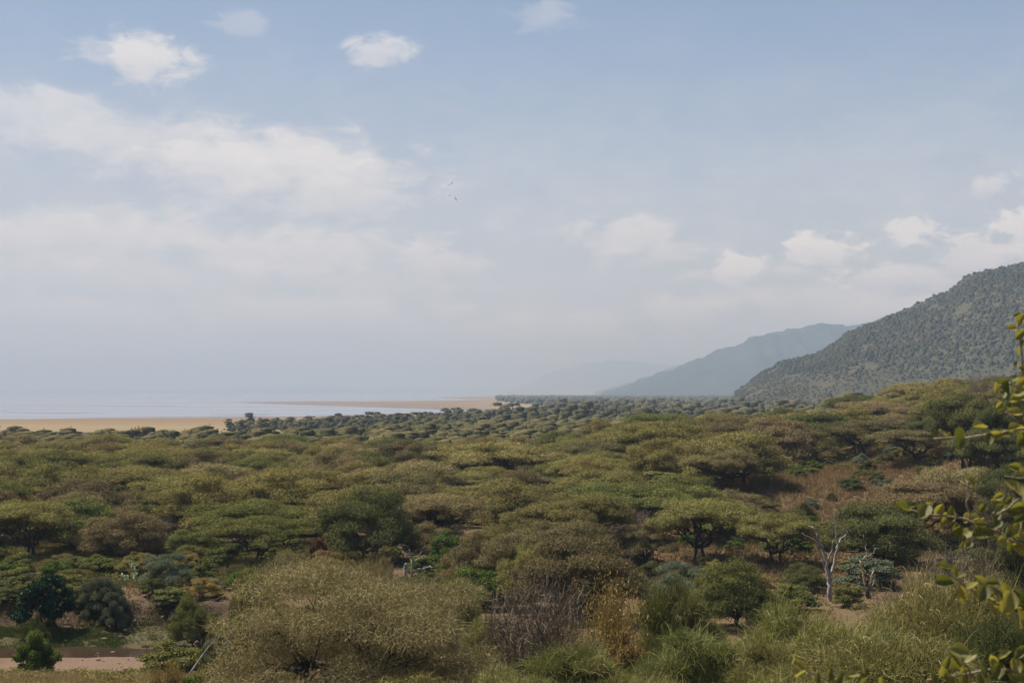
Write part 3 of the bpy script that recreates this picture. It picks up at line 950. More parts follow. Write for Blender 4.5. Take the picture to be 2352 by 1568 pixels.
 ('dome0', 'dkgreen', 2330, 1200, 200, 104, 'dark shaded thorn dome at the right edge behind leaves', GT),
 # right skyline and hillside
 ('umbrella0', 'dkgreen', 1870, 942, 205, 250, 'tall umbrella acacia with a forked trunk standing against the mountain foot', GT),
 ('umbrella3', 'dkbrown', 1690, 962, 225, 246, 'dark umbrella acacia with one straight trunk above the terrace', GT),
 ('umbrella1', 'brown', 1600, 985, 150, 255, 'brown umbrella acacia left of the straight trunked dark one', GT),
 ('umbrella2', 'olive', 1500, 985, 150, 262, 'rounded olive acacia above the orange clearing', GT),
 ('dome0', 'dkbrown', 1625, 1040, 110, 228, 'low spreading thorn tree under the straight trunked dark acacia', GT),
 ('umbrella1', 'brown', 1775, 960, 130, 262, 'brown acacia between the two tall ones on the right skyline', GT),
 ('umbrella2', 'dkbrown', 1985, 958, 205, 240, 'brown flat acacia right of the tall skyline acacia', GT),
 ('umbrella0', 'brown', 2075, 950, 150, 252, 'golden brown acacia on the skyline below the hill slope', GT),
 ('umbrella1', 'dkbrown', 2105, 980, 235, 206, 'dark acacia with slanting trunks at the right end of the terrace', GT),
 ('umbrella3', 'dkgreen', 2225, 893, 230, 192, 'high dark green acacia tier on the right hillside', GT),
 ('umbrella2', 'dkgreen', 2335, 880, 170, 180, 'dark acacia at the right edge highest on the hillside', GT),
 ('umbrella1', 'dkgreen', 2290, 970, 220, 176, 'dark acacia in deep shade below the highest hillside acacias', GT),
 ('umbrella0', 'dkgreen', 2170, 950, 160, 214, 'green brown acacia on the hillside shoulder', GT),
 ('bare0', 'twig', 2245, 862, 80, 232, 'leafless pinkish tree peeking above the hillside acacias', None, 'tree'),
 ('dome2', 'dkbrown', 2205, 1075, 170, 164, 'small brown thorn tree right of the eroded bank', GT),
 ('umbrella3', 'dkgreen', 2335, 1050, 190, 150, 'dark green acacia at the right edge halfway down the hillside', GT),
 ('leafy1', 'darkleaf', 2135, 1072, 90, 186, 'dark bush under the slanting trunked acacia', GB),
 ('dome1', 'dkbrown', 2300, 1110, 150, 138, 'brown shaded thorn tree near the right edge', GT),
 # left back rows with a character of their own
 ('feathery0', 'teal', 270, 1036, 120, 240, 'dark blue green bush crown among brown domes at the left', GB),
 ('dome1', 'dkbrown', 480, 1028, 185, 232, 'large dark brown dome in the left back rows', GT),
 ('dome2', 'brown', 505, 1062, 110, 212, 'lighter brown dome in front of the large dark brown one', GT),
 ('dome3', 'brown', 335, 1060, 100, 215, 'knobby brown dome right of the dark blue green bush', GT),
 ('leafy0', 'bright', 215, 1086, 110, 198, 'bright green bush highest of the green diagonal at the left', GB),
 ('leafy1', 'green', 285, 1112, 130, 180, 'green bush in the middle of the green diagonal at the left', GB),
 ('leafy2', 'green', 330, 1145, 100, 166, 'green bush lowest of the green diagonal at the left', GB),
 ('dome0', 'brown', 545, 1108, 150, 186, 'flat rosy brown dome above the upper umbrella acacia', GT),
 ('umbrella2', 'olive', 690, 1068, 260, 192, 'wide grey olive acacia above the umbrella pair', GT),
 ('umbrella3', 'olive', 40, 1095, 150, 190, 'olive acacia at the left edge behind the brown dome', GT),
]
for r in ROWS:
    at(*r)

# ------------------------------------------------------------------ the rest of the near woodland, tree by tree
ORD = ['first', 'second', 'third', 'fourth', 'fifth', 'sixth', 'seventh', 'eighth', 'ninth', 'tenth', 'eleventh', 'twelfth', 'thirteenth', 'fourteenth', 'fifteenth', 'sixteenth', 'seventeenth',
       'eighteenth', 'nineteenth', 'twentieth'] + ['twenty ' + w for w in ('first', 'second', 'third', 'fourth', 'fifth', 'sixth', 'seventh', 'eighth', 'ninth')] + ['thirtieth'] + \
      ['thirty ' + w for w in ('first', 'second', 'third', 'fourth', 'fifth', 'sixth', 'seventh', 'eighth', 'ninth')]
cands = []
g = random.Random(77)
pos = list(PLACED)


def clearing(x, y):
    u = (x / y * F + 512) / .43537
    if 1370 < u < 1500 and 205 < y < 252: return True         # orange clearing
    if 1560 < u < 2130 and 206 < y < 236: return True
    if 1730 < u < 2090 and 128 < y < 208: return True
    if 1690 < u < 2090 and 164 < y < 206: return True         # eroded bank
    if 470 < u < 700 and 128 < y < 165: return True           # shade under the umbrella pair
    if u > 1480 and y < 150: return True
    if 900 < u < 1180 and y < 134: return True
    if u < 470 and y < 146: return True
    return False


tries = 0
while tries < 14000:
    tries += 1
    y = 122 + 196 * math.sqrt(g.random()) if g.random() < .9 else g.uniform(150, 318)
    x = g.uniform(-.385, .385) * y
    r = g.uniform(4.6, 9.2)
    if clearing(x, y): continue
    r = min(r, 5.2 + max(0, y - 130) * .05)
    if all((x - a) ** 2 + (y - b) ** 2 > (.60 * (r + c)) ** 2 for a, b, c in pos):
        pos.append((x, y, r)); cands.append((x, y, r))
    if len(cands) >= 240: break
BAND = [(0, 165, 'front row of the woodland'), (165, 200, 'second row of the woodland'), (200, 235, 'third row of the woodland'), (235, 265, 'fourth row of the woodland'),
        (265, 295, 'fifth row of the woodland'), (295, 330, 'rear row of the woodland')]
COLW = {'olive': 'olive', 'gold': 'golden', 'brown': 'brown', 'dkbrown': 'dark brown', 'green': 'green', 'dkgreen': 'dark green'}
fill = {}
for (x, y, r) in cands:
    u = x / y
    kind = 'umbrella' if g.random() < (.55 if u > .02 else .3) else 'dome'
    if u > .15: mat = g.choice(['dkbrown', 'olive', 'olive', 'dkgreen', 'brown'])
    elif y > 250: mat = g.choice(['gold', 'gold', 'olive', 'olive', 'brown', 'green'])
    else: mat = g.choice(['olive', 'olive', 'olive', 'olive', 'green', 'dkbrown', 'dkbrown', 'green', 'brown', 'gold'])
    b = next(n for a, c, n in BAND if a <= y < c)
    fill.setdefault((kind, mat, b), []).append((u, x, y, r))
for (kind, mat, b), L in fill.items():
    L.sort()
    for i, (u, x, y, r) in enumerate(L):
        side = 'left half' if False else ''
        word = {'umbrella': 'umbrella acacia', 'dome': 'thorn dome'}[kind]
        lab = ('%s %s %s from the left in the %s' % (ORD[i], COLW[mat], word, b)) if len(L) > 1 else ('only %s %s in the %s' % (COLW[mat], word, b))
        H = (r * g.uniform(.9, 1.2) + .8) if kind == 'umbrella' else r * g.uniform(.8, 1.1) + .8
        H = min(H, g.uniform(6.6, 8.3) if u < .1 else 8.6)
        plant('%s%d' % (kind, g.randrange(4)), mat, x, y, 2 * r, H, lab, GT)


# single bushes in the gaps between the trees
bushes = {}
tries = nb_ = 0
ZB = [(0, 470, 111, 152, 'on the terrace behind the river'), (470, 1180, 96, 150, 'between the acacias left of centre'), (1180, 1560, 110, 190, 'among the brown domes right of centre'),
      (1560, 2352, 92, 150, 'in the hollow round the dead trees'), (1480, 2200, 190, 262, 'on the terrace under the skyline acacias'), (1560, 2200, 150, 196, 'on the eroded slope below the terrace')]
while tries < 9000 and nb_ < 210:
    tries += 1
    z = ZB[tries % 6]
    y = g.uniform(z[2], z[3]); uu = g.uniform(z[0], z[1]); x = (uu * .43537 - 512) / F * y
    r = g.uniform(.8, 1.9)
    if 1600 < uu < 2120 and 176 < y < 200 and g.random() < .5: continue
    if abs(x - (32 + (y - 115) * .12)) < 3.2 and 95 < y < 140: continue
    if 1850 < uu < 2060 and y < 118: continue
    if all((x - a) ** 2 + (y - b) ** 2 > (.62 * (r + c)) ** 2 for a, b, c in pos):
        pos.append((x, y, r)); nb_ += 1
        kind = g.choice(['leafy', 'leafy', 'feathery'])
        mat = g.choice(['green', 'dkgreen', 'olive', 'bright'] if kind == 'leafy' else ['teal', 'olive', 'dkgreen', 'yellow'])
        bushes.setdefault((kind, mat, z[4]), []).append((uu, x, y, r))
BW = {'green': 'green', 'dkgreen': 'dark green', 'olive': 'olive', 'bright': 'bright green', 'teal': 'grey green', 'yellow': 'yellowish'}
for (kind, mat, zn_), L in bushes.items():
    L.sort()
    for i, (uu, x, y, r) in enumerate(L):
        w = '%s %s bush' % (BW[mat], kind)
        lab = ('%s small %s from the left %s' % (ORD[i], w, zn_)) if len(L) > 1 else 'only small %s %s' % (w, zn_)
        plant('%s%d' % (kind, g.randrange(3)), mat, x, y, 2 * r, r * g.uniform(.9, 1.3), lab, GB)


# ------------------------------------------------------------------ far woodland, one mass
def lowtree(seed, npad, n, L, W, R=4.6, H=5.4):
    rg = np.random.default_rng(seed)
    P = []
    for i in range(npad):
        rho = R * .72 * math.sqrt((i + .5) / npad); an = i * 2.4 + rg.uniform(-.3, .3); rx = R * rg.uniform(.32, .5)
        P.append((rho * math.cos(an), rho * math.sin(an), H - .7 - 1.7 * (rho / R) ** 2 - rg.uniform(0, .8), rx, rx, rx * .42))
    P.append((0, 0, H * .35, R * .6, R * .6, H * .22))
    return padleaves(rg, np.array(P), n, L, W, up=.3, flat=.7)


def captree(seed, npad, nl, L, W, R=4.6, H=5.4, nu=7, nvv=3):
    rg = np.random.default_rng(seed)
    P = []
    for i in range(npad):
        rho = R * .66 * math.sqrt((i + .3) / npad) * rg.uniform(.85, 1.15); an = i * 2.4 + rg.uniform(-.4, .4); rx = R * rg.uniform(.34, .56)
        P.append((rho * math.cos(an), rho * math.sin(an), H - .9 - 1.9 * (rho / R) ** 2 - rg.uniform(0, .9), rx, rx * rg.uniform(.8, 1.2), rx * rg.uniform(.32, .5)))
    P.append((0, 0, H * .32, R * .62, R * .62, H * .24) if npad else (0, 0, H * .4, R * .8, R * .8, H * .6))
    parts = []
    for p in P:
        V = [(p[0], p[1], p[2] + p[5])]
        for a in range(nvv):
            for b in range(nu):
                ph = (a + 1) / nvv * 2.0; th = (b + .5 * (a % 2)) / nu * 2 * math.pi
                k = rg.uniform(.82, 1.15)
                V.append((p[0] + p[3] * k * math.sin(ph) * math.cos(th), p[1] + p[4] * k * math.sin(ph) * math.sin(th), p[2] + p[5] * k * math.cos(ph)))
        Fc = [(0, 1 + b, 1 + (b + 1) % nu) for b in range(nu)]
        for a in range(nvv - 1):
            for b in range(nu):
                c0 = 1 + a * nu + b; c1 = 1 + a * nu + (b + 1) % nu
                Fc += [(c0, c0 + nu, c1 + nu), (c0, c1 + nu, c1)]
        parts.append((np.array(V), np.array(Fc), np.full(len(V), rg.random())))
    P = np.array(P); P[:, 3:6] *= 1.06
    parts.append(padleaves(rg, P, nl, L, W, up=.3, flat=.8, shell=.12))
    return join(parts)


def scatter(name, mat, pts, protos, seed, label=None, tonef=None):
    rg = np.random.default_rng(seed); VV, TT, FF = [], [], []; o = 0
    which = rg.integers(0, len(protos), len(pts))
    for k, (v, f, t) in enumerate(protos):
        P = pts[which == k]; n = len(P)
        if n == 0: continue
        a = rg.uniform(0, 6.283, n); c, s = np.cos(a), np.sin(a)
        sx = P[:, 3]; sz = P[:, 3] * rg.uniform(.8, 1.2, n)
        X = (v[None, :, 0] * c[:, None] - v[None, :, 1] * s[:, None]) * sx[:, None] + P[:, 0:1]
        Y = (v[None, :, 0] * s[:, None] + v[None, :, 1] * c[:, None]) * sx[:, None] + P[:, 1:2]
        Z = v[None, :, 2] * sz[:, None] + P[:, 2:3]
        VV.append(np.stack([X, Y, Z], -1).reshape(-1, 3))
        tt = rg.random(n)[:, None] if tonef is None else tonef(P)[:, None]
        TT.append(np.clip(tt * .9 + t[None] * .15, 0, 1).ravel())
        FF.append((f[None] + (np.arange(n) * len(v))[:, None, None]).reshape(-1, 3) + o); o += n * len(v)
    me = mesh(name, np.concatenate(VV), np.concatenate(FF), LM[mat], np.concatenate(TT))
    ob = link(name, me)
    return tag(ob, label, None, None, 'stuff')


def jgrid(x0, x1, y0, y1, s, seed):
    rg = np.random.default_rng(seed)
    xs = np.arange(x0, x1, s); ys = np.arange(y0, y1, s)
    X, Y = np.meshgrid(xs, ys); X = X + rg.uniform(-.45, .45, X.shape) * s; Y = Y + rg.uniform(-.45, .45, Y.shape) * s
    return X.ravel(), Y.ravel(), rg


X, Y, rg = jgrid(-330, 40, 690, 1010, 4.6, 19)
U = (X / Y * F + 512) / .43537
lo_ = np.interp(U, [480, 560, 700, 900, 1100], [690, 800, 930, 985, 1010])
k = (Y < lo_ + fbm(X * .03, Y * .03, 12) * 90) & (rg.random(len(X)) < np.interp(U, [470, 560, 680], [.0, .45, .85])) & (U < 1250)
pts = np.stack([X, Y, hgt(X, Y) - .1, np.clip(rg.lognormal(-.95, .35, len(X)), .2, .8)], 1)[k]
scatter('shore_scrub', 'farwood', pts, [captree(s, 0, 6, .9, .6, 4.0, 4.0, 5, 2) for s in (31, 32, 33)], 20, 'low scrub thinning out towards the lake shore')
# 310 - 520 m: behind the last row of single trees
X, Y, rg = jgrid(-210, 420, 308, 700, 7.6, 1)
U = (X / Y * F + 512) / .43537
edge = np.interp(U, [0, 300, 520, 700, 900, 1050, 1300, 2352], [475, 460, 460, 480, 560, 660, 720, 720])
k = (Y < edge + fbm(X * .02, Y * .02, 4) * 70) & (np.abs(U - 1176) < 1350)
pts = np.stack([X, Y, hgt(X, Y) - .1, rg.uniform(.75, 1.25, len(X))], 1)[k]
scatter('woodland_canopy', 'wood', pts, [captree(s, 6, 80, .6, .45, nu=7, nvv=2) for s in (1, 2, 3, 4, 5)], 2, 'mass of small acacia crowns behind the nearer trees')
# 700 - 1900 m
X, Y, rg = jgrid(-330, 900, 640, 1900, 9.2, 3)
U = (X / Y * F + 512) / .43537
dens = np.interp(U, [0, 500, 560, 680, 1000, 2352], [0, 0.03, .5, .92, .95, .95])
lo = np.interp(U, [0, 540, 900, 1250, 1300, 2400], [0, 900, 985, 1240, 3000, 3000])       # where the bush ends towards the lake
nz = fbm(X * .012, Y * .012, 8) + .5
k = (rg.random(len(X)) < dens * np.where(nz > .36, 1, .25)) & (Y < lo) & (np.abs(U - 1176) < 1300)
# open beige tongue in the middle distance
pts = np.stack([X, Y, hgt(X, Y) - .1, np.clip(rg.lognormal(-.12, .34, len(X)), .4, 1.9) * np.interp(U, [540, 1000, 1300], [.55, .9, 1.2])], 1)[k]
scatter('far_woodland', 'farwood', pts, [captree(s, 2, 26, 1.0, .6, nu=6, nvv=2) for s in (4, 5, 6, 7, 8)], 5, 'mass of distant woodland crowns before the mountain',
        lambda P: np.clip(fbm(P[:, 0] * .006, P[:, 1] * .004, 3) * 1.2 + .5 + np.random.default_rng(1).uniform(-.3, .3, len(P)), 0, 1))
X, Y, rg = jgrid(-200, 2200, 1900, 6200, 30, 6)
U = (X / Y * F + 512) / .43537
k = (np.abs(U - 1700) < 560) & (U > np.interp(Y, [1900, 2300, 3000, 4500, 6200], [1260, 1200, 1150, 1080, 1010])) & (rg.random(len(X)) < .8)
pts = np.stack([X, Y, hgt(X, Y) - .1, rg.uniform(1.1, 2.0, len(X))], 1)[k]
scatter('lakeside_woodland', 'farwood', pts, [captree(s, 0, 6, 1.6, 1.0, nu=6, nvv=2) for s in (7, 8, 9)], 7, 'thin dark line of woodland beyond the sand spit')
# scrub on the mountain slope
rg = np.random.default_rng(12)
na, nr = hx.shape
npt = 52000
ia = rg.uniform(0, na - 1.01, npt); ir = rg.uniform(0, 61, npt)
i0 = ia.astype(int); j0 = ir.astype(int); fa = ia - i0; fr = ir - j0


def bil(Gd): return (Gd[i0, j0] * (1 - fa) + Gd[i0 + 1, j0] * fa) * (1 - fr) + (Gd[i0, j0 + 1] * (1 - fa) + Gd[i0 + 1, j0 + 1] * fa) * fr


px, py, pz = bil(hx), bil(hy), bil(hz)
u = (px / py * F + 512) / .43537
nz = fbm(px * .03, py * .015 + pz * .02, 14)
k = (pz > 1) & (u < 2420) & (nz > -.19)
pts = np.stack([px, py, pz - .3, np.clip(rg.lognormal(-.55, .42, npt), .25, 1.4) * np.clip((pz - 2) / 60, .5, 1)], 1)[k]
scatter('hill_scrub', 'scrub', pts, [captree(s, 0, 5, 1.2, .8, 3.6, 4.2, 5, 2) for s in (9, 10, 11)], 8, 'dense scrub covering the mountain slope',
        lambda P: np.clip(fbm(P[:, 0] * .012, P[:, 1] * .012, 6) * 1.3 + .5 + np.random.default_rng(3).uniform(-.22, .22, len(P)), 0, 1))

# bushes one can count on the lake plain
PB = [(876, 962, 9), (884, 964, 6), (905, 962, 11), (918, 964, 8), (930, 963, 10), (946, 961, 14), (958, 964, 9), (565, 962, 7), (575, 964, 9), (598, 965, 12), (620, 963, 10), (150, 992, 10), (690, 967, 14), (560, 984, 10), (540, 986, 9)]
for i, (cx, cyy, w) in enumerate(PB):
    x, y = Dground(cx, cyy + 1.5, .8)
    v, f, t = lowtree(40 + i, 3, 60, 1.3, .6)
    s = w * .43537 / F * y / 9.2
    me = mesh('plain_bush', v * [s, s, s], f, LM['scrub'], t)
    b = link('plain_bush', me, None, (x, y, h1(x, y)))
    tag(b, '%s small dark bush from the left on the open lake plain' % ORD[sorted(PB).index((cx, cyy, w))], 'bush', 'lone bushes on the lake plain')


# ------------------------------------------------------------------ dead trees
def deadtree(name, label, base, branches, cat='dead tree', mats=None):
    root = bpy.data.objects.new(name, None); COL.objects.link(root); root.location = base
    tag(root, label, cat)
    rg = np.random.default_rng(hash(name) % 1000 if False else 17)
    for i, (nm, pts, r0, r1, mt) in enumerate(branches):
        P = np.array(pts, float)
        # resample with small kinks
        t = np.linspace(0, len(P) - 1, (len(P) - 1) * 4 + 1)
        Q = np.stack([np.interp(t, range(len(P)), P[:, q]) for q in range(3)], 1)
        Q[1:-1] += rg.normal(size=Q[1:-1].shape) * .05
        v, f = tube(Q, np.linspace(r0, r1, len(Q)) * .68 * rg.uniform(.88, 1.12, len(Q)), 7)
        link(nm, mesh(nm, v, f, mt or DEAD, smooth=True), root)
    return root


def dpt(cx, cyy, d, base, dy=0.0):
    p = D(cx, cyy, d); return (p.x - base[0], dy, p.z - base[2])


p = D(1907, 1392, 115.0); base = (p.x, 115.0, h1(p.x, 115.0) - .1)
q = lambda x, y, dy=0: dpt(x, y, 115.0, base, dy)
deadtree('dead_tree', 'tall bleached dead tree with bare upright limbs above the yellow green bushes', base, [
    ('trunk', [(0, 0, -.1), q(1906, 1345), q(1908, 1322)], .30, .24, None),
    ('branch', [q(1907, 1330), q(1918, 1290, .2), q(1926, 1250, .3), q(1921, 1215, .2), q(1921, 1198), q(1916, 1180), q(1919, 1168)], .20, .04, None),
    ('branch', [q(1906, 1340), q(1899, 1300, -.3), q(1889, 1260, -.3), q(1877, 1232, -.2), q(1873, 1212), q(1858, 1207)], .19, .06, None),
    ('branch', [q(1886, 1252, -.3), q(1866, 1236, -.5), q(1838, 1220, -.6)], .10, .04, None),
    ('branch', [q(1903, 1330), q(1896, 1300, .3), q(1886, 1272, .4), q(1878, 1252, .5), q(1873, 1242)], .13, .04, None),
    ('branch', [q(1899, 1290, -.2), q(1908, 1265, -.4), q(1911, 1238, -.5)], .11, .07, None),
    ('branch', [q(1922, 1260, .3), q(1938, 1238, .5), q(1950, 1222, .6), q(1940, 1215, .6)], .13, .05, None),
    ('branch', [q(1921, 1212, .2), q(1927, 1203, .2)], .07, .03, None),
])
p = D(1995, 1385, 117.0); base = (p.x, 117.0, h1(p.x, 117.0) - .1)
q2 = lambda x, y, dy=0: dpt(x, y, 117.0, base, dy)
deadtree('dead_tree', 'broken dead tree with splintered raw wood right of the tall dead tree', base, [
    ('trunk', [(0, 0, -.1), q2(1993, 1350), q2(1990, 1330)], .34, .2, BARK),
    ('splinter', [q2(1988, 1340), q2(1982, 1310), q2(1975, 1285)], .16, .07, DEADSPLIT),
    ('branch', [q2(1978, 1290), q2(1990, 1278, .2), q2(2008, 1272, .3), q2(2011, 1262, .3), q2(2019, 1260, .3)], .09, .03, None),
    ('branch', [q2(1981, 1284), q2(1991, 1272), q2(1988, 1248, .1), q2(1984, 1228, .1)], .08, .03, None),
    ('branch', [q2(2000, 1350), q2(2006, 1312, .2), q2(2014, 1336, .3), q2(2025, 1362, .3)], .10, .03, None),
    ('branch', [q2(1990, 1355), q2(1975, 1342, -.3), q2(1952, 1350, -.5), q2(1935, 1356, -.6)], .10, .04, None),
    ('branch', [q2(1972, 1343, -.3), q2(1974, 1325, -.3), q2(1968, 1320, -.3)], .07, .03, None),
    ('branch', [q2(2001, 1355), q2(2008, 1335, .2), q2(2012, 1318, .2)], .07, .03, None),
    ('branch', [q2(2004, 1362), q2(2020, 1364, -.3), q2(2034, 1372, -.4)], .06, .02, None),
])
DF = 123.0
p = D(938, 1322, DF); base = (p.x, DF, h1(p.x, DF) - .1)
q3 = lambda x, y, dy=0: dpt(x, y, DF, base, dy)
lift = base[2] - D(938, 1322, DF).z
q3 = lambda x, y, dy=0: tuple(np.array(dpt(x, y, DF, base, dy)))
deadtree('fallen_tree', 'silvery shattered stump with a toppled limb behind the huge straw thorn tree', base, [
    ('stump', [(q3(931, 1330)[0], 0, -.4), q3(931, 1310), q3(932, 1292)], .26, .17, None),
    ('splinter', [(q3(937, 1328)[0], .1, -.4), q3(936, 1306, .1)], .14, .06, DEADSPLIT),
    ('trunk', [(q3(947, 1330)[0], -.1, -.4), q3(947, 1310), q3(947, 1292), q3(945, 1280), q3(940, 1270)], .20, .09, None),
    ('branch', [q3(940, 1272), q3(939, 1260, .1), q3(932, 1250, .1), q3(915, 1250, .1)], .06, .025, None),
    ('branch', [q3(948, 1296), q3(957, 1285, -.1), q3(965, 1279, -.2), q3(973, 1280, -.2)], .12, .04, None),
    ('branch', [q3(965, 1275, -.2), q3(969, 1262, -.2), q3(977, 1250, -.2)], .045, .02, None),
    ('toppled_limb', [q3(950, 1312), q3(960, 1306, -.2), q3(975, 1304, -.4), q3(990, 1298, -.5), q3(998, 1302, -.5)], .20, .07, None),
    ('branch', [q3(970, 1306, -.3), q3(975, 1316, -.4), q3(985, 1318, -.5)], .08, .03, None),
    ('branch', [q3(931, 1302), q3(922, 1303, .1), q3(905, 1305, .2)], .05, .02, None),
])

# ------------------------------------------------------------------ boulders and stones by the river
ROCK = plainmat('red_brown_rock', (.065, .04, .028), (.14, .088, .06), 3.5)


def rock(cx, cyy, w, h, d, label, seed, name='boulder', group=None):
    p = D(cx, cyy, d); W = w * .43537 / F * d / 2; Hh = h * .43537 / F * d
    rg = np.random.default_rng(seed)
    th = np.linspace(0, math.pi, 8); ph = np.linspace(0, 2 * math.pi, 12, endpoint=False)
    V = []
    nrm = unit(rg.normal(size=(14, 3))); off = rg.uniform(.5, .9, 14)
    for t in th:
        for f in ph:
            q = np.array([math.sin(t) * math.cos(f), math.sin(t) * math.sin(f), math.cos(t)])
            k = min([1.0] + [o_ / max(float(q @ n_), 1e-3) for n_, o_ in zip(nrm, off) if q @ n_ > 0])
            V.append(q * k * (1 + rg.uniform(-.04, .04) * math.sin(t)))
    V = np.array(V) * [W, W * .9, Hh * .6]
    Fc = []
    for i in range(7):
        for j in range(12): Fc.append((i * 12 + j, (i + 1) * 12 + j, (i + 1) * 12 + (j + 1) % 12, i * 12 + (j + 1) % 12))
    o_ = link(name, mesh(name, V, Fc, ROCK), None, (p.x, d, h1(p.x, d) + Hh * .3))
    tag(o_, label, 'rock', group)


rock(408, 1424, 38, 38, 108.6, 'large angular brown boulder fallen below the river bank', 1)
rock(398, 1396, 26, 20, 110.6, 'blocky boulder wedged in the bank above the large one', 2)
rock(425, 1398, 30, 18, 110.9, 'squat boulder on the bank lip beside the olive green bush', 3)
rock(375, 1398, 16, 18, 110.6, 'narrow upright rock in the bank left of the boulders', 4)
rock(465, 1440, 26, 14, 105, 'flat reddish stone by the water below the olive bush', 5, 'stone')
rock(455, 1436, 16, 14, 105.8, 'small reddish stone behind the flat one by the water', 6, 'stone')
rock(258, 1465, 16, 9, 102.5, 'pale stone lying in the shallow river water', 7, 'stone')
rock(226, 1467, 14, 7, 102.0, 'dark low stone in the water left of the pale one', 8, 'stone')
rock(226, 1497, 12, 6, 99, 'small pale stone at the edge of the sand strip', 9, 'stone')
rock(335, 1492, 12, 6, 99.4, 'small stone at the right water edge of the sand', 10, 'stone')
rock(240, 1443, 22, 6, 106.5, 'thin flat stone on the green far bank', 11, 'stone')
rock(278, 1440, 26, 6, 107, 'broad flat stone on the green far bank right part', 12, 'stone')
rock(355, 1312, 34, 14, 120, 'low red earth mound on the terrace beside the pale plant', 13)


rs = random.Random(8)
BST = []
for i in range(26):
    BST.append((rs.uniform(-5, 470), rs.uniform(1398, 1428), rs.uniform(7, 18)))
BST.sort()
for i, (cx, cyy, w) in enumerate(BST):
    rock(cx, cyy, w, w * rs.uniform(.6, 1.0), rs.uniform(109.4, 111.0), '%s rubble rock from the left in the eroded far river bank' % ORD[i], 40 + i, 'rubble_rock', 'rubble in the river bank')
for i, (cx, d_) in enumerate(sorted((rs.uniform(140, 360), rs.uniform(97.5, 106)) for _ in range(14))):
    rock(cx, 1470, rs.uniform(4, 9), rs.uniform(2.5, 4), d_, '%s pebble from the left on the river bed' % ORD[i], 80 + i, 'pebble', 'pebbles on the river bed')


# ------------------------------------------------------------------ grass and undergrowth (nobody could count it)
def grass(name, mat, X, Y, seed, L, W, label, blades=7, spread=.15):
    rg = np.random.default_rng(seed)
    n = len(X); Z = hgt(X, Y)
    P = np.repeat(np.stack([X, Y, Z - .03], 1), blades, 0)
    P[:, :2] += rg.normal(size=(len(P), 2)) * spread
    d = unit(rg.normal(size=(len(P), 3)) * [.45, .45, .15] + [.1, 0, 1])
    tone = np.repeat(rg.random(n), blades) * .6 + rg.random(len(P)) * .4
    v, f, t = leaves(rg, P, d, L, W, tone)
    return tag(link(name, mesh(name, v, f, LM[mat], t)), label, None, None, 'stuff')


rg = np.random.default_rng(31)


def rpts(n, y0, y1, u0, u1, pw=.5):
    y = y0 + (y1 - y0) * rg.random(n) ** pw; u = rg.uniform(u0, u1, n)
    return (u * .43537 - 512) / F * y, y


X, Y = rpts(20000, 40, 80, -60, 620); k = fbm(X * .35, Y * .25, 23) > -.12; X, Y = X[k], Y[k]; grass('dry_grass', 'hay', X, Y, 1, .5, .04, 'dry straw coloured grass on the near slope', 6)
X, Y = rpts(11000, 38, 100, 600, 2450); grass('slope_grass', 'hay', X, Y, 2, .45, .035, 'dry grass between the bushes on the slope', 6)
X, Y = rpts(12000, 103.5, 110.3, -60, 480); k = fbm(X * .25, Y * .5, 3) + fbm(X * 1.2, Y * 1.2, 9) * .6 > .0; grass('river_grass', 'grass', X[k], Y[k], 3, .28, .05, 'short green grass along the far side of the river', 6)
X, Y = rpts(17000, 111.5, 158, -60, 900); k = fbm(X * .15, Y * .15, 6) > -.16; grass('terrace_grass', 'dry', X[k], Y[k], 4, .6, .07, 'dry brown grass on the terrace behind the river', 6)
X, Y = rpts(26000, 112, 222, 1180, 2400); k = fbm(X * .1, Y * .1, 7) > -.24; grass('bank_grass', 'ochre', X[k], Y[k], 5, .7, .075, 'dry brown grass on the eroded bank', 6)
X, Y = rpts(9000, 205, 262, 1180, 2150); grass('clearing_grass', 'ochre', X, Y, 6, .8, .09, 'dry orange grass in the clearing', 6)


def under(name, mat, X, Y, seed, lab, s0=.5, s1=1.2, protos=None):
    r2 = np.random.default_rng(seed)
    pts = np.stack([X, Y, hgt(X, Y) - .1, r2.uniform(s0, s1, len(X))], 1)
    return scatter(name, mat, pts, protos or [padleaves(np.random.default_rng(s), dome_pads(np.random.default_rng(s), 1.1, 1.0, 8, .1), 120, .2, .07, rand=.9) for s in (3, 4)], seed, lab)


X, Y = rpts(640, 112, 156, -60, 900); under('terrace_undergrowth', 'green', X, Y, 1, 'low green undergrowth between the terrace bushes')
X, Y = rpts(330, 103.5, 112, -60, 470); under('river_bank_herbs', 'dkgreen', X, Y, 9, 'low herbs and seedlings along the muddy river bank', .25, .8)
X, Y = rpts(520, 110, 160, 700, 2400); under('shade_undergrowth', 'dkgreen', X, Y, 2, 'low dark undergrowth beneath the acacias')
X, Y = rpts(750, 150, 320, -60, 2400); k = np.array([not clearing(a, b) for a, b in zip(X, Y)]); under('woodland_undergrowth', 'olive', X[k], Y[k], 3, 'low scrub filling gaps between the acacias', .9, 2.6)
X, Y = rpts(260, 94, 132, 1640, 2330); k = np.abs(X - (32 + (Y - 115) * .12)) > 1.6; under('hollow_undergrowth', 'olive', X[k], Y[k], 14, 'low scrub round the dead trees', .4, 1.1)
X, Y = rpts(260, 58, 98, 900, 2400); under('slope_undergrowth', 'wispgreen', X, Y, 4, 'low green herbs between the slope bushes', .4, .9)
X, Y = rpts(330, 52, 82, -60, 560); under('near_bank_herbs', 'olive', X, Y, 5, 'low herbs scattered in the near dry grass', .35, .95)

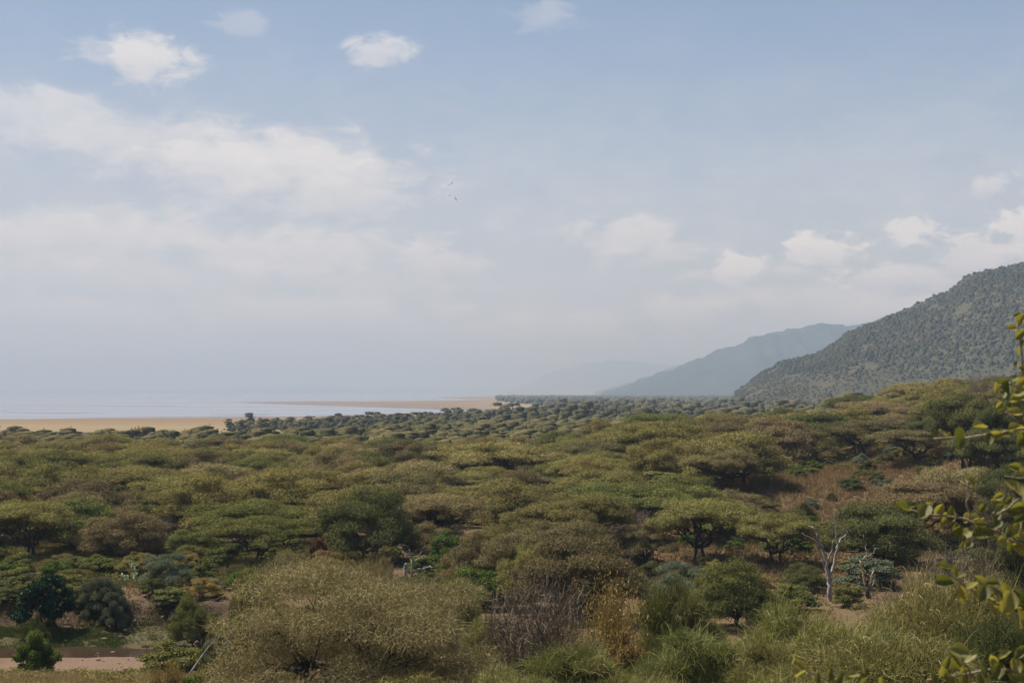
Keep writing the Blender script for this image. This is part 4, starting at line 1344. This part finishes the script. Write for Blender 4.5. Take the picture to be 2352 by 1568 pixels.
# pale upright milkweed on the terrace
for (cx, top, h, lab) in [(309, 1292, 30, 'pale grey green broad leaved plant on the terrace beside the red mound'), (288, 1318, 16, 'lower pale grey green plant left of the red mound')]:
    d = 119.0
    pt = D(cx, top, d); z0 = h1(pt.x, d); H = max(pt.z - z0, .6)
    r2 = np.random.default_rng(cx)
    root = bpy.data.objects.new('milkweed', None); COL.objects.link(root); root.location = (pt.x, d, z0); tag(root, lab, 'plant')
    tb = []; P = []; dd = []
    for s in range(4):
        e = np.array([r2.uniform(-.4, .4), r2.uniform(-.4, .4), H * r2.uniform(.7, 1)])
        tb.append(limb(r2, (0, 0, -.1), e, .03, .015, 5, .1, 0, 5))
        for i in range(14):
            P.append(e * r2.uniform(.3, 1)); a = r2.uniform(0, 6.28); dd.append((math.cos(a), math.sin(a), .5))
    v, f = joinT(tb); link('stem', mesh('stem', v, f, STEM), root)
    v, f, t = leaves(r2, np.array(P), unit(np.array(dd)), .26, .14, r2.random(len(P)), True)
    link('foliage', mesh('foliage', v, f, LM['pale'], t), root)

# driftwood in the near grass
p = D(375, 1535, 66.0)
tag(link('dead_branch', mesh('dead_branch', *tube([(0, 0, .05), (.35, .1, .3), (.8, .1, .22), (.95, .2, .45), (.6, .3, .62), (.35, .3, .7)], [.05, .045, .04, .035, .03, .02], 6), DEAD, smooth=True), None,
         (p.x - .5, 66, h1(p.x, 66) + .1)), 'pale crooked dead branch lying in the near dry grass', 'branch')
p = D(470, 1478, 76.0); zz = h1(p.x, 76)
tag(link('dead_branch', mesh('dead_branch', *tube([(-.9, 0, 0), (-.3, 0, .9), (.3, 0, 1.7), (.8, 0, 2.2)], [.06, .05, .04, .015], 6), DEAD, smooth=True), None, (p.x, 76, zz + .2)),
    'thin grey dead branch leaning through the green sand strip bush', 'branch')

# ------------------------------------------------------------------ leafy shrub at the right, close to the camera
def foliage_mat():
    m, o = newmat('curled_leaf')
    tcn = nd('ShaderNodeTexCoord'); oi = nd('ShaderNodeObjectInfo')
    n = noise(tcn.outputs['Object'], 42.0, 4, .6)
    r = S(oi.outputs['Random'])
    c = mix((n * .7 + r * .55).step(.42, .82), (.08, .092, .022), (.225, .208, .056))
    c = mix(n.step(.62, .74) * .8, c, (.40, .35, .12))
    c = mix((r * .5 + n * .7).step(.86, 1.0) * .7, c, (.20, .10, .035))
    df = nd('ShaderNodeBsdfPrincipled'); df.inputs['Roughness'].default_value = .5
    tr = nd('ShaderNodeBsdfTranslucent'); mx = nd('ShaderNodeMixShader'); mx.inputs[0].default_value = .45
    bp = nd('ShaderNodeBump'); bp.inputs['Strength'].default_value = .35; bp.inputs['Distance'].default_value = .004
    lk(n, bp.inputs['Height']); lk(bp.outputs[0], df.inputs['Normal'])
    lk(c, df.inputs['Base Color']); lk(mix(1.0, c, (1.25, 1.2, .6), 'MULTIPLY'), tr.inputs[0])
    lk(df.outputs[0], mx.inputs[1]); lk(tr.outputs[0], mx.inputs[2]); lk(mx.outputs[0], o.inputs[0])
    return m


LEAFM = foliage_mat()
LEAVES = []
for v in range(7):
    rg2 = np.random.default_rng(100 + v)
    nu, nv = 7, 5
    V = []
    cup = rg2.uniform(.3, 1.2); bend = rg2.uniform(-.4, 1.4); wav = rg2.uniform(.02, .07); wd = rg2.uniform(.27, .42)
    for i in range(nu):
        s = i / (nu - 1)
        half = wd * (math.sin(math.pi * min(1, s * .97 + .03) ** .8)) ** .75 + .01
        for j in range(nv):
            t = (j / (nv - 1)) * 2 - 1
            x = s; yv = half * t; z = cup * half * t * t + bend * .3 * s * s - bend * .1 * s + wav * math.sin(s * 9 + t * 5 + v)
            V.append((x, yv, z))
    Fc = [(i * nv + j, (i + 1) * nv + j, (i + 1) * nv + j + 1, i * nv + j + 1) for i in range(nu - 1) for j in range(nv - 1)]
    LEAVES.append(mesh('leaf', np.array(V), Fc, LEAFM, smooth=True))

DB = 3.7
shrub = bpy.data.objects.new('leafy_shrub', None); COL.objects.link(shrub)
shrub.location = (1.75, DB, h1(1.75, DB))
tag(shrub, 'leafy shrub with curled yellow green leaves reaching in close from the right', 'shrub')
sb = Vector(shrub.location)
rb = random.Random(9)


def local(cx, cyy, d): return tuple(D(cx, cyy, d) - sb)


def stem(name, pts, r0, r1, parent, sides=6):
    P = np.array(pts, float); t = np.linspace(0, len(P) - 1, (len(P) - 1) * 3 + 1)
    Q = np.stack([np.interp(t, range(len(P)), P[:, q]) for q in range(3)], 1)
    Q[1:-1] += np.random.default_rng(len(P)).normal(size=Q[1:-1].shape) * .0018
    v, f = tube(Q, np.linspace(r0, r1, len(Q)), sides)
    return link(name, mesh(name, v, f, STEM, smooth=True), parent)


stem('main_stem', [(0, 0, -.1), (.02, .02, .6), (-.03, .03, 1.4), (.0, 0, 2.1)], .022, .012, shrub, 8)
stem('side_stem', [(.0, 0, .3), (-.3, -.1, .75), (-.45, -.1, 1.05), local(2420, 1590, 3.6)], .014, .009, shrub, 8)


def leafat(cx, cyy, size, d, parent, ang=None):
    me = LEAVES[rb.randrange(len(LEAVES))]
    o = bpy.data.objects.new('leaf', me); COL.objects.link(o); o.parent = parent
    s = size * .43537 / F * d
    a = rb.uniform(-math.pi, math.pi) if ang is None else ang + rb.uniform(-.35, .35)
    xa = Vector((math.cos(a), rb.uniform(-.5, .5), math.sin(a))).normalized()
    zr = Vector((rb.uniform(-.7, .4), rb.uniform(-1.0, -.2), rb.uniform(.1, 1.0)))
    ya = zr.cross(xa).normalized(); za = xa.cross(ya)
    M = Matrix((xa, ya, za)).transposed().to_4x4()
    loc = Vector(local(cx, cyy, d)) - xa * s * .5
    o.matrix_local = Matrix.Translation(loc) @ M @ Matrix.Scale(s, 4)


BR = [
 ([(2470, 1010), (2395, 930), (2350, 850), (2343, 790), (2338, 728)], 3.8, .0045,
  [(2348, 735, 34), (2325, 757, 36), (2344, 768, 40), (2346, 790, 26), (2335, 806, 30), (2350, 818, 34), (2338, 838, 22), (2352, 850, 30), (2336, 722, 22)]),
 ([(2470, 960), (2380, 915), (2330, 885), (2285, 884)], 3.75, .004,
  [(2284, 888, 30), (2300, 880, 34), (2318, 890, 40), (2330, 872, 34), (2345, 900, 42), (2310, 905, 30), (2350, 880, 36), (2338, 918, 44), (2325, 935, 36), (2350, 940, 42), (2296, 930, 22), (2300, 945, 20)]),
 ([(2470, 1060), (2400, 990), (2352, 975), (2310, 945)], 3.7, .004, [(2330, 950, 40), (2352, 960, 44), (2345, 985, 40), (2352, 1010, 46), (2348, 1030, 30)]),
 ([(2470, 1010), (2380, 975), (2300, 992), (2220, 1002), (2145, 1006)], 3.6, .0045,
  [(2146, 1004, 26), (2166, 994, 28), (2200, 1004, 56), (2250, 982, 50), (2272, 1008, 34), (2290, 998, 34), (2306, 1000, 42), (2330, 985, 36), (2180, 1000, 22)]),
 ([(2470, 1130), (2400, 1108), (2352, 1098), (2308, 1092)], 3.65, .0035, [(2312, 1092, 22), (2330, 1072, 34), (2322, 1115, 38), (2348, 1090, 36), (2345, 1125, 38)]),
 ([(2470, 1320), (2380, 1265), (2290, 1222), (2215, 1190), (2130, 1180), (2075, 1170)], 3.5, .005,
  [(2072, 1168, 42), (2095, 1164, 34), (2122, 1174, 46), (2134, 1160, 30), (2158, 1168, 34), (2172, 1198, 46), (2190, 1180, 42), (2205, 1222, 44), (2196, 1212, 34), (2218, 1228, 44), (2232, 1192, 40), (2250, 1205, 34), (2262, 1232, 56),
   (2290, 1205, 34), (2300, 1240, 42), (2320, 1250, 40), (2240, 1215, 26), (2335, 1262, 44), (2350, 1240, 48), (2225, 1250, 22), (2212, 1250, 20), (2310, 1220, 36)]),
 ([(2225, 1192), (2222, 1150), (2222, 1105)], 3.5, .0028, [(2224, 1098, 24), (2230, 1104, 22)]),
 ([(2245, 1200), (2272, 1182), (2310, 1168), (2345, 1140)], 3.5, .003, [(2258, 1165, 28), (2290, 1152, 34), (2300, 1170, 40), (2322, 1175, 46), (2334, 1165, 44), (2345, 1190, 56), (2318, 1150, 34), (2350, 1150, 40), (2340, 1215, 48), (2296, 1140, 26)]),
 ([(2290, 1222), (2296, 1200), (2300, 1185)], 3.5, .0025, [(2292, 1188, 24)]),
 ([(2470, 1450), (2390, 1420), (2300, 1385), (2220, 1345), (2165, 1302)], 3.4, .005,
  [(2164, 1302, 42), (2170, 1338, 46), (2196, 1308, 36), (2202, 1326, 44), (2205, 1362, 52), (2235, 1348, 38), (2250, 1336, 50), (2256, 1362, 46), (2278, 1338, 34), (2286, 1366, 40), (2306, 1350, 36), (2312, 1382, 58), (2336, 1368, 44), (2330, 1405, 66),
   (2294, 1402, 56), (2350, 1390, 52), (2344, 1420, 60), (2270, 1375, 30), (2240, 1368, 30)]),
 ([(2245, 1362), (2235, 1335), (2230, 1308)], 3.4, .0028, [(2229, 1306, 16)]),
 ([(2470, 1600), (2380, 1550), (2290, 1532), (2200, 1548), (2130, 1560)], 3.4, .0045,
  [(2140, 1555, 34), (2165, 1540, 40), (2190, 1520, 44), (2205, 1495, 48), (2230, 1510, 44), (2252, 1535, 50), (2275, 1510, 42), (2296, 1540, 52), (2310, 1505, 44), (2330, 1530, 50), (2345, 1500, 46), (2350, 1560, 52), (2215, 1555, 50), (2320, 1560, 46), (2180, 1562, 40), (2260, 1562, 46)]),
 ([(2240, 1560), (2215, 1520), (2195, 1490), (2182, 1470)], 3.4, .003, [(2178, 1520, 34), (2210, 1545, 36), (2185, 1500, 26)]),
 ([(2420, 1590), (2200, 1660), (2040, 1625), (1940, 1580), (1860, 1542), (1822, 1512)], 3.3, .0045,
  [(1820, 1514, 26), (1834, 1524, 30), (1840, 1545, 34), (1862, 1540, 40), (1880, 1555, 30), (1905, 1548, 34), (1935, 1560, 36), (1960, 1552, 34), (1985, 1562, 32), (2025, 1566, 36), (1920, 1568, 34)]),
]
for pts, d, r, lv in BR:
    b = stem('branch', [local(x, y, d + (.06 * i / len(pts))) for i, (x, y) in enumerate(reversed(pts))][::-1], r, r * .45, shrub)
    for (x, y, s) in lv:
        leafat(x, y, s * rb.uniform(.78, 1.0), d + rb.uniform(-.05, .05), b)
    # leaves that go on outside the frame
    x0, y0 = pts[0]
    if x0 > 2400:
        for i in range(7): leafat(x0 - rb.uniform(-60, 90), y0 + rb.uniform(-45, 45), rb.uniform(34, 50), d + rb.uniform(-.15, .15), b)

# ------------------------------------------------------------------ soaring birds
m, o = newmat('dark_feathers')
p = nd('ShaderNodeBsdfPrincipled'); p.inputs['Roughness'].default_value = .8; p.inputs['Base Color'].default_value = (.02, .018, .016, 1); lk(p.outputs[0], o.inputs[0])
BIRD = m
bodyv, bodyf = tube([(-.45, 0, 0), (-.3, 0, .02), (-.05, 0, .03), (.2, 0, .04), (.36, 0, .06), (.45, 0, .04)], [.02, .06, .11, .10, .05, .015], 7)
tail = (np.array([(-.35, -.05, 0), (-.35, .05, 0), (-.72, .15, -.02), (-.72, -.15, -.02), (-.35, -.05, .02), (-.35, .05, .02), (-.72, .15, 0), (-.72, -.15, 0)]))
bodym = mesh('body', np.vstack([bodyv, tail]), np.vstack([bodyf, np.array([(0, 1, 2), (0, 2, 3), (4, 6, 5), (4, 7, 6)]) + len(bodyv)]), BIRD)


def wingmesh(s):
    prof = [(0, .20, -.20, .03), (.35, .26, -.24, .10), (.75, .20, -.28, .16), (1.1, .08, -.26, .20), (1.35, -.02, -.14, .26)]
    V = []
    for (yy, fr, bk, z) in prof: V += [(fr, s * yy, z), (bk, s * yy, z), (fr, s * yy, z + .025), (bk, s * yy, z + .025)]
    Fc = []
    for i in range(len(prof) - 1):
        a = i * 4; b = a + 4
        Fc += [(a, a + 1, b + 1, b), (a + 2, b + 2, b + 3, a + 3), (a, b, b + 2, a + 2), (a + 1, a + 3, b + 3, b + 1)]
    return mesh('wing', np.array(V), Fc, BIRD)


WL, WR = wingmesh(1), wingmesh(-1)
for (cx, cyy, d, hd, bk, lab) in [(1036, 166, 560, 1.2, .5, 'lone dark bird soaring highest, left of the sky centre'), (1037, 421, 430, 2.4, -.9, 'dark bird at the top of the small soaring flock'),
                                  (1031, 426, 620, .6, .5, 'small bird just below the top bird of the flock'), (1032, 449, 560, 2.8, -.5, 'bird with drooping left wing in the middle of the flock'),
                                  (1047, 457, 420, .9, .9, 'largest dark bird, lowest on the right of the flock'), (986, 411, 760, 2.0, -.6, 'tiny faint bird on the far left above the flock'),
                                  (994, 455, 680, 2.6, -.4, 'faint bird on the left level with the flock'), (999, 473, 800, 1.5, .2, 'tiny bird lowest of all below the flock')]:
    root = bpy.data.objects.new('bird', None); COL.objects.link(root); root.location = D(cx, cyy, d * 1.75)
    root.rotation_euler = (bk, 0, hd)
    tag(root, lab, 'bird', 'soaring birds')
    for nm, me in (('body', bodym), ('wing', WL), ('wing', WR)): link(nm, me, root)

# ------------------------------------------------------------------ haze
hv = np.array([(x, y, z) for x in (-24000, 24000) for y in (-3400, 32000) for z in (-4.0, 520.0)], float)
hf = [(0, 1, 3, 2), (4, 6, 7, 5), (0, 4, 5, 1), (2, 3, 7, 6), (0, 2, 6, 4), (1, 5, 7, 3)]
m, o = newmat('haze_air')
pv = nd('ShaderNodeVolumePrincipled')
pv.inputs['Color'].default_value = (.276, .380, .520, 1)
pv.inputs['Absorption Color'].default_value = (.188, .065, 0.0, 1)
pv.inputs['Density'].default_value = 1.6e-4
pv.inputs['Anisotropy'].default_value = 0.0
lk(pv.outputs[0], o.inputs['Volume'])
hz_ = link('haze', mesh('haze', hv, hf, m))
tag(hz_, 'thin pale haze over the whole plain', None, None, 'stuff')
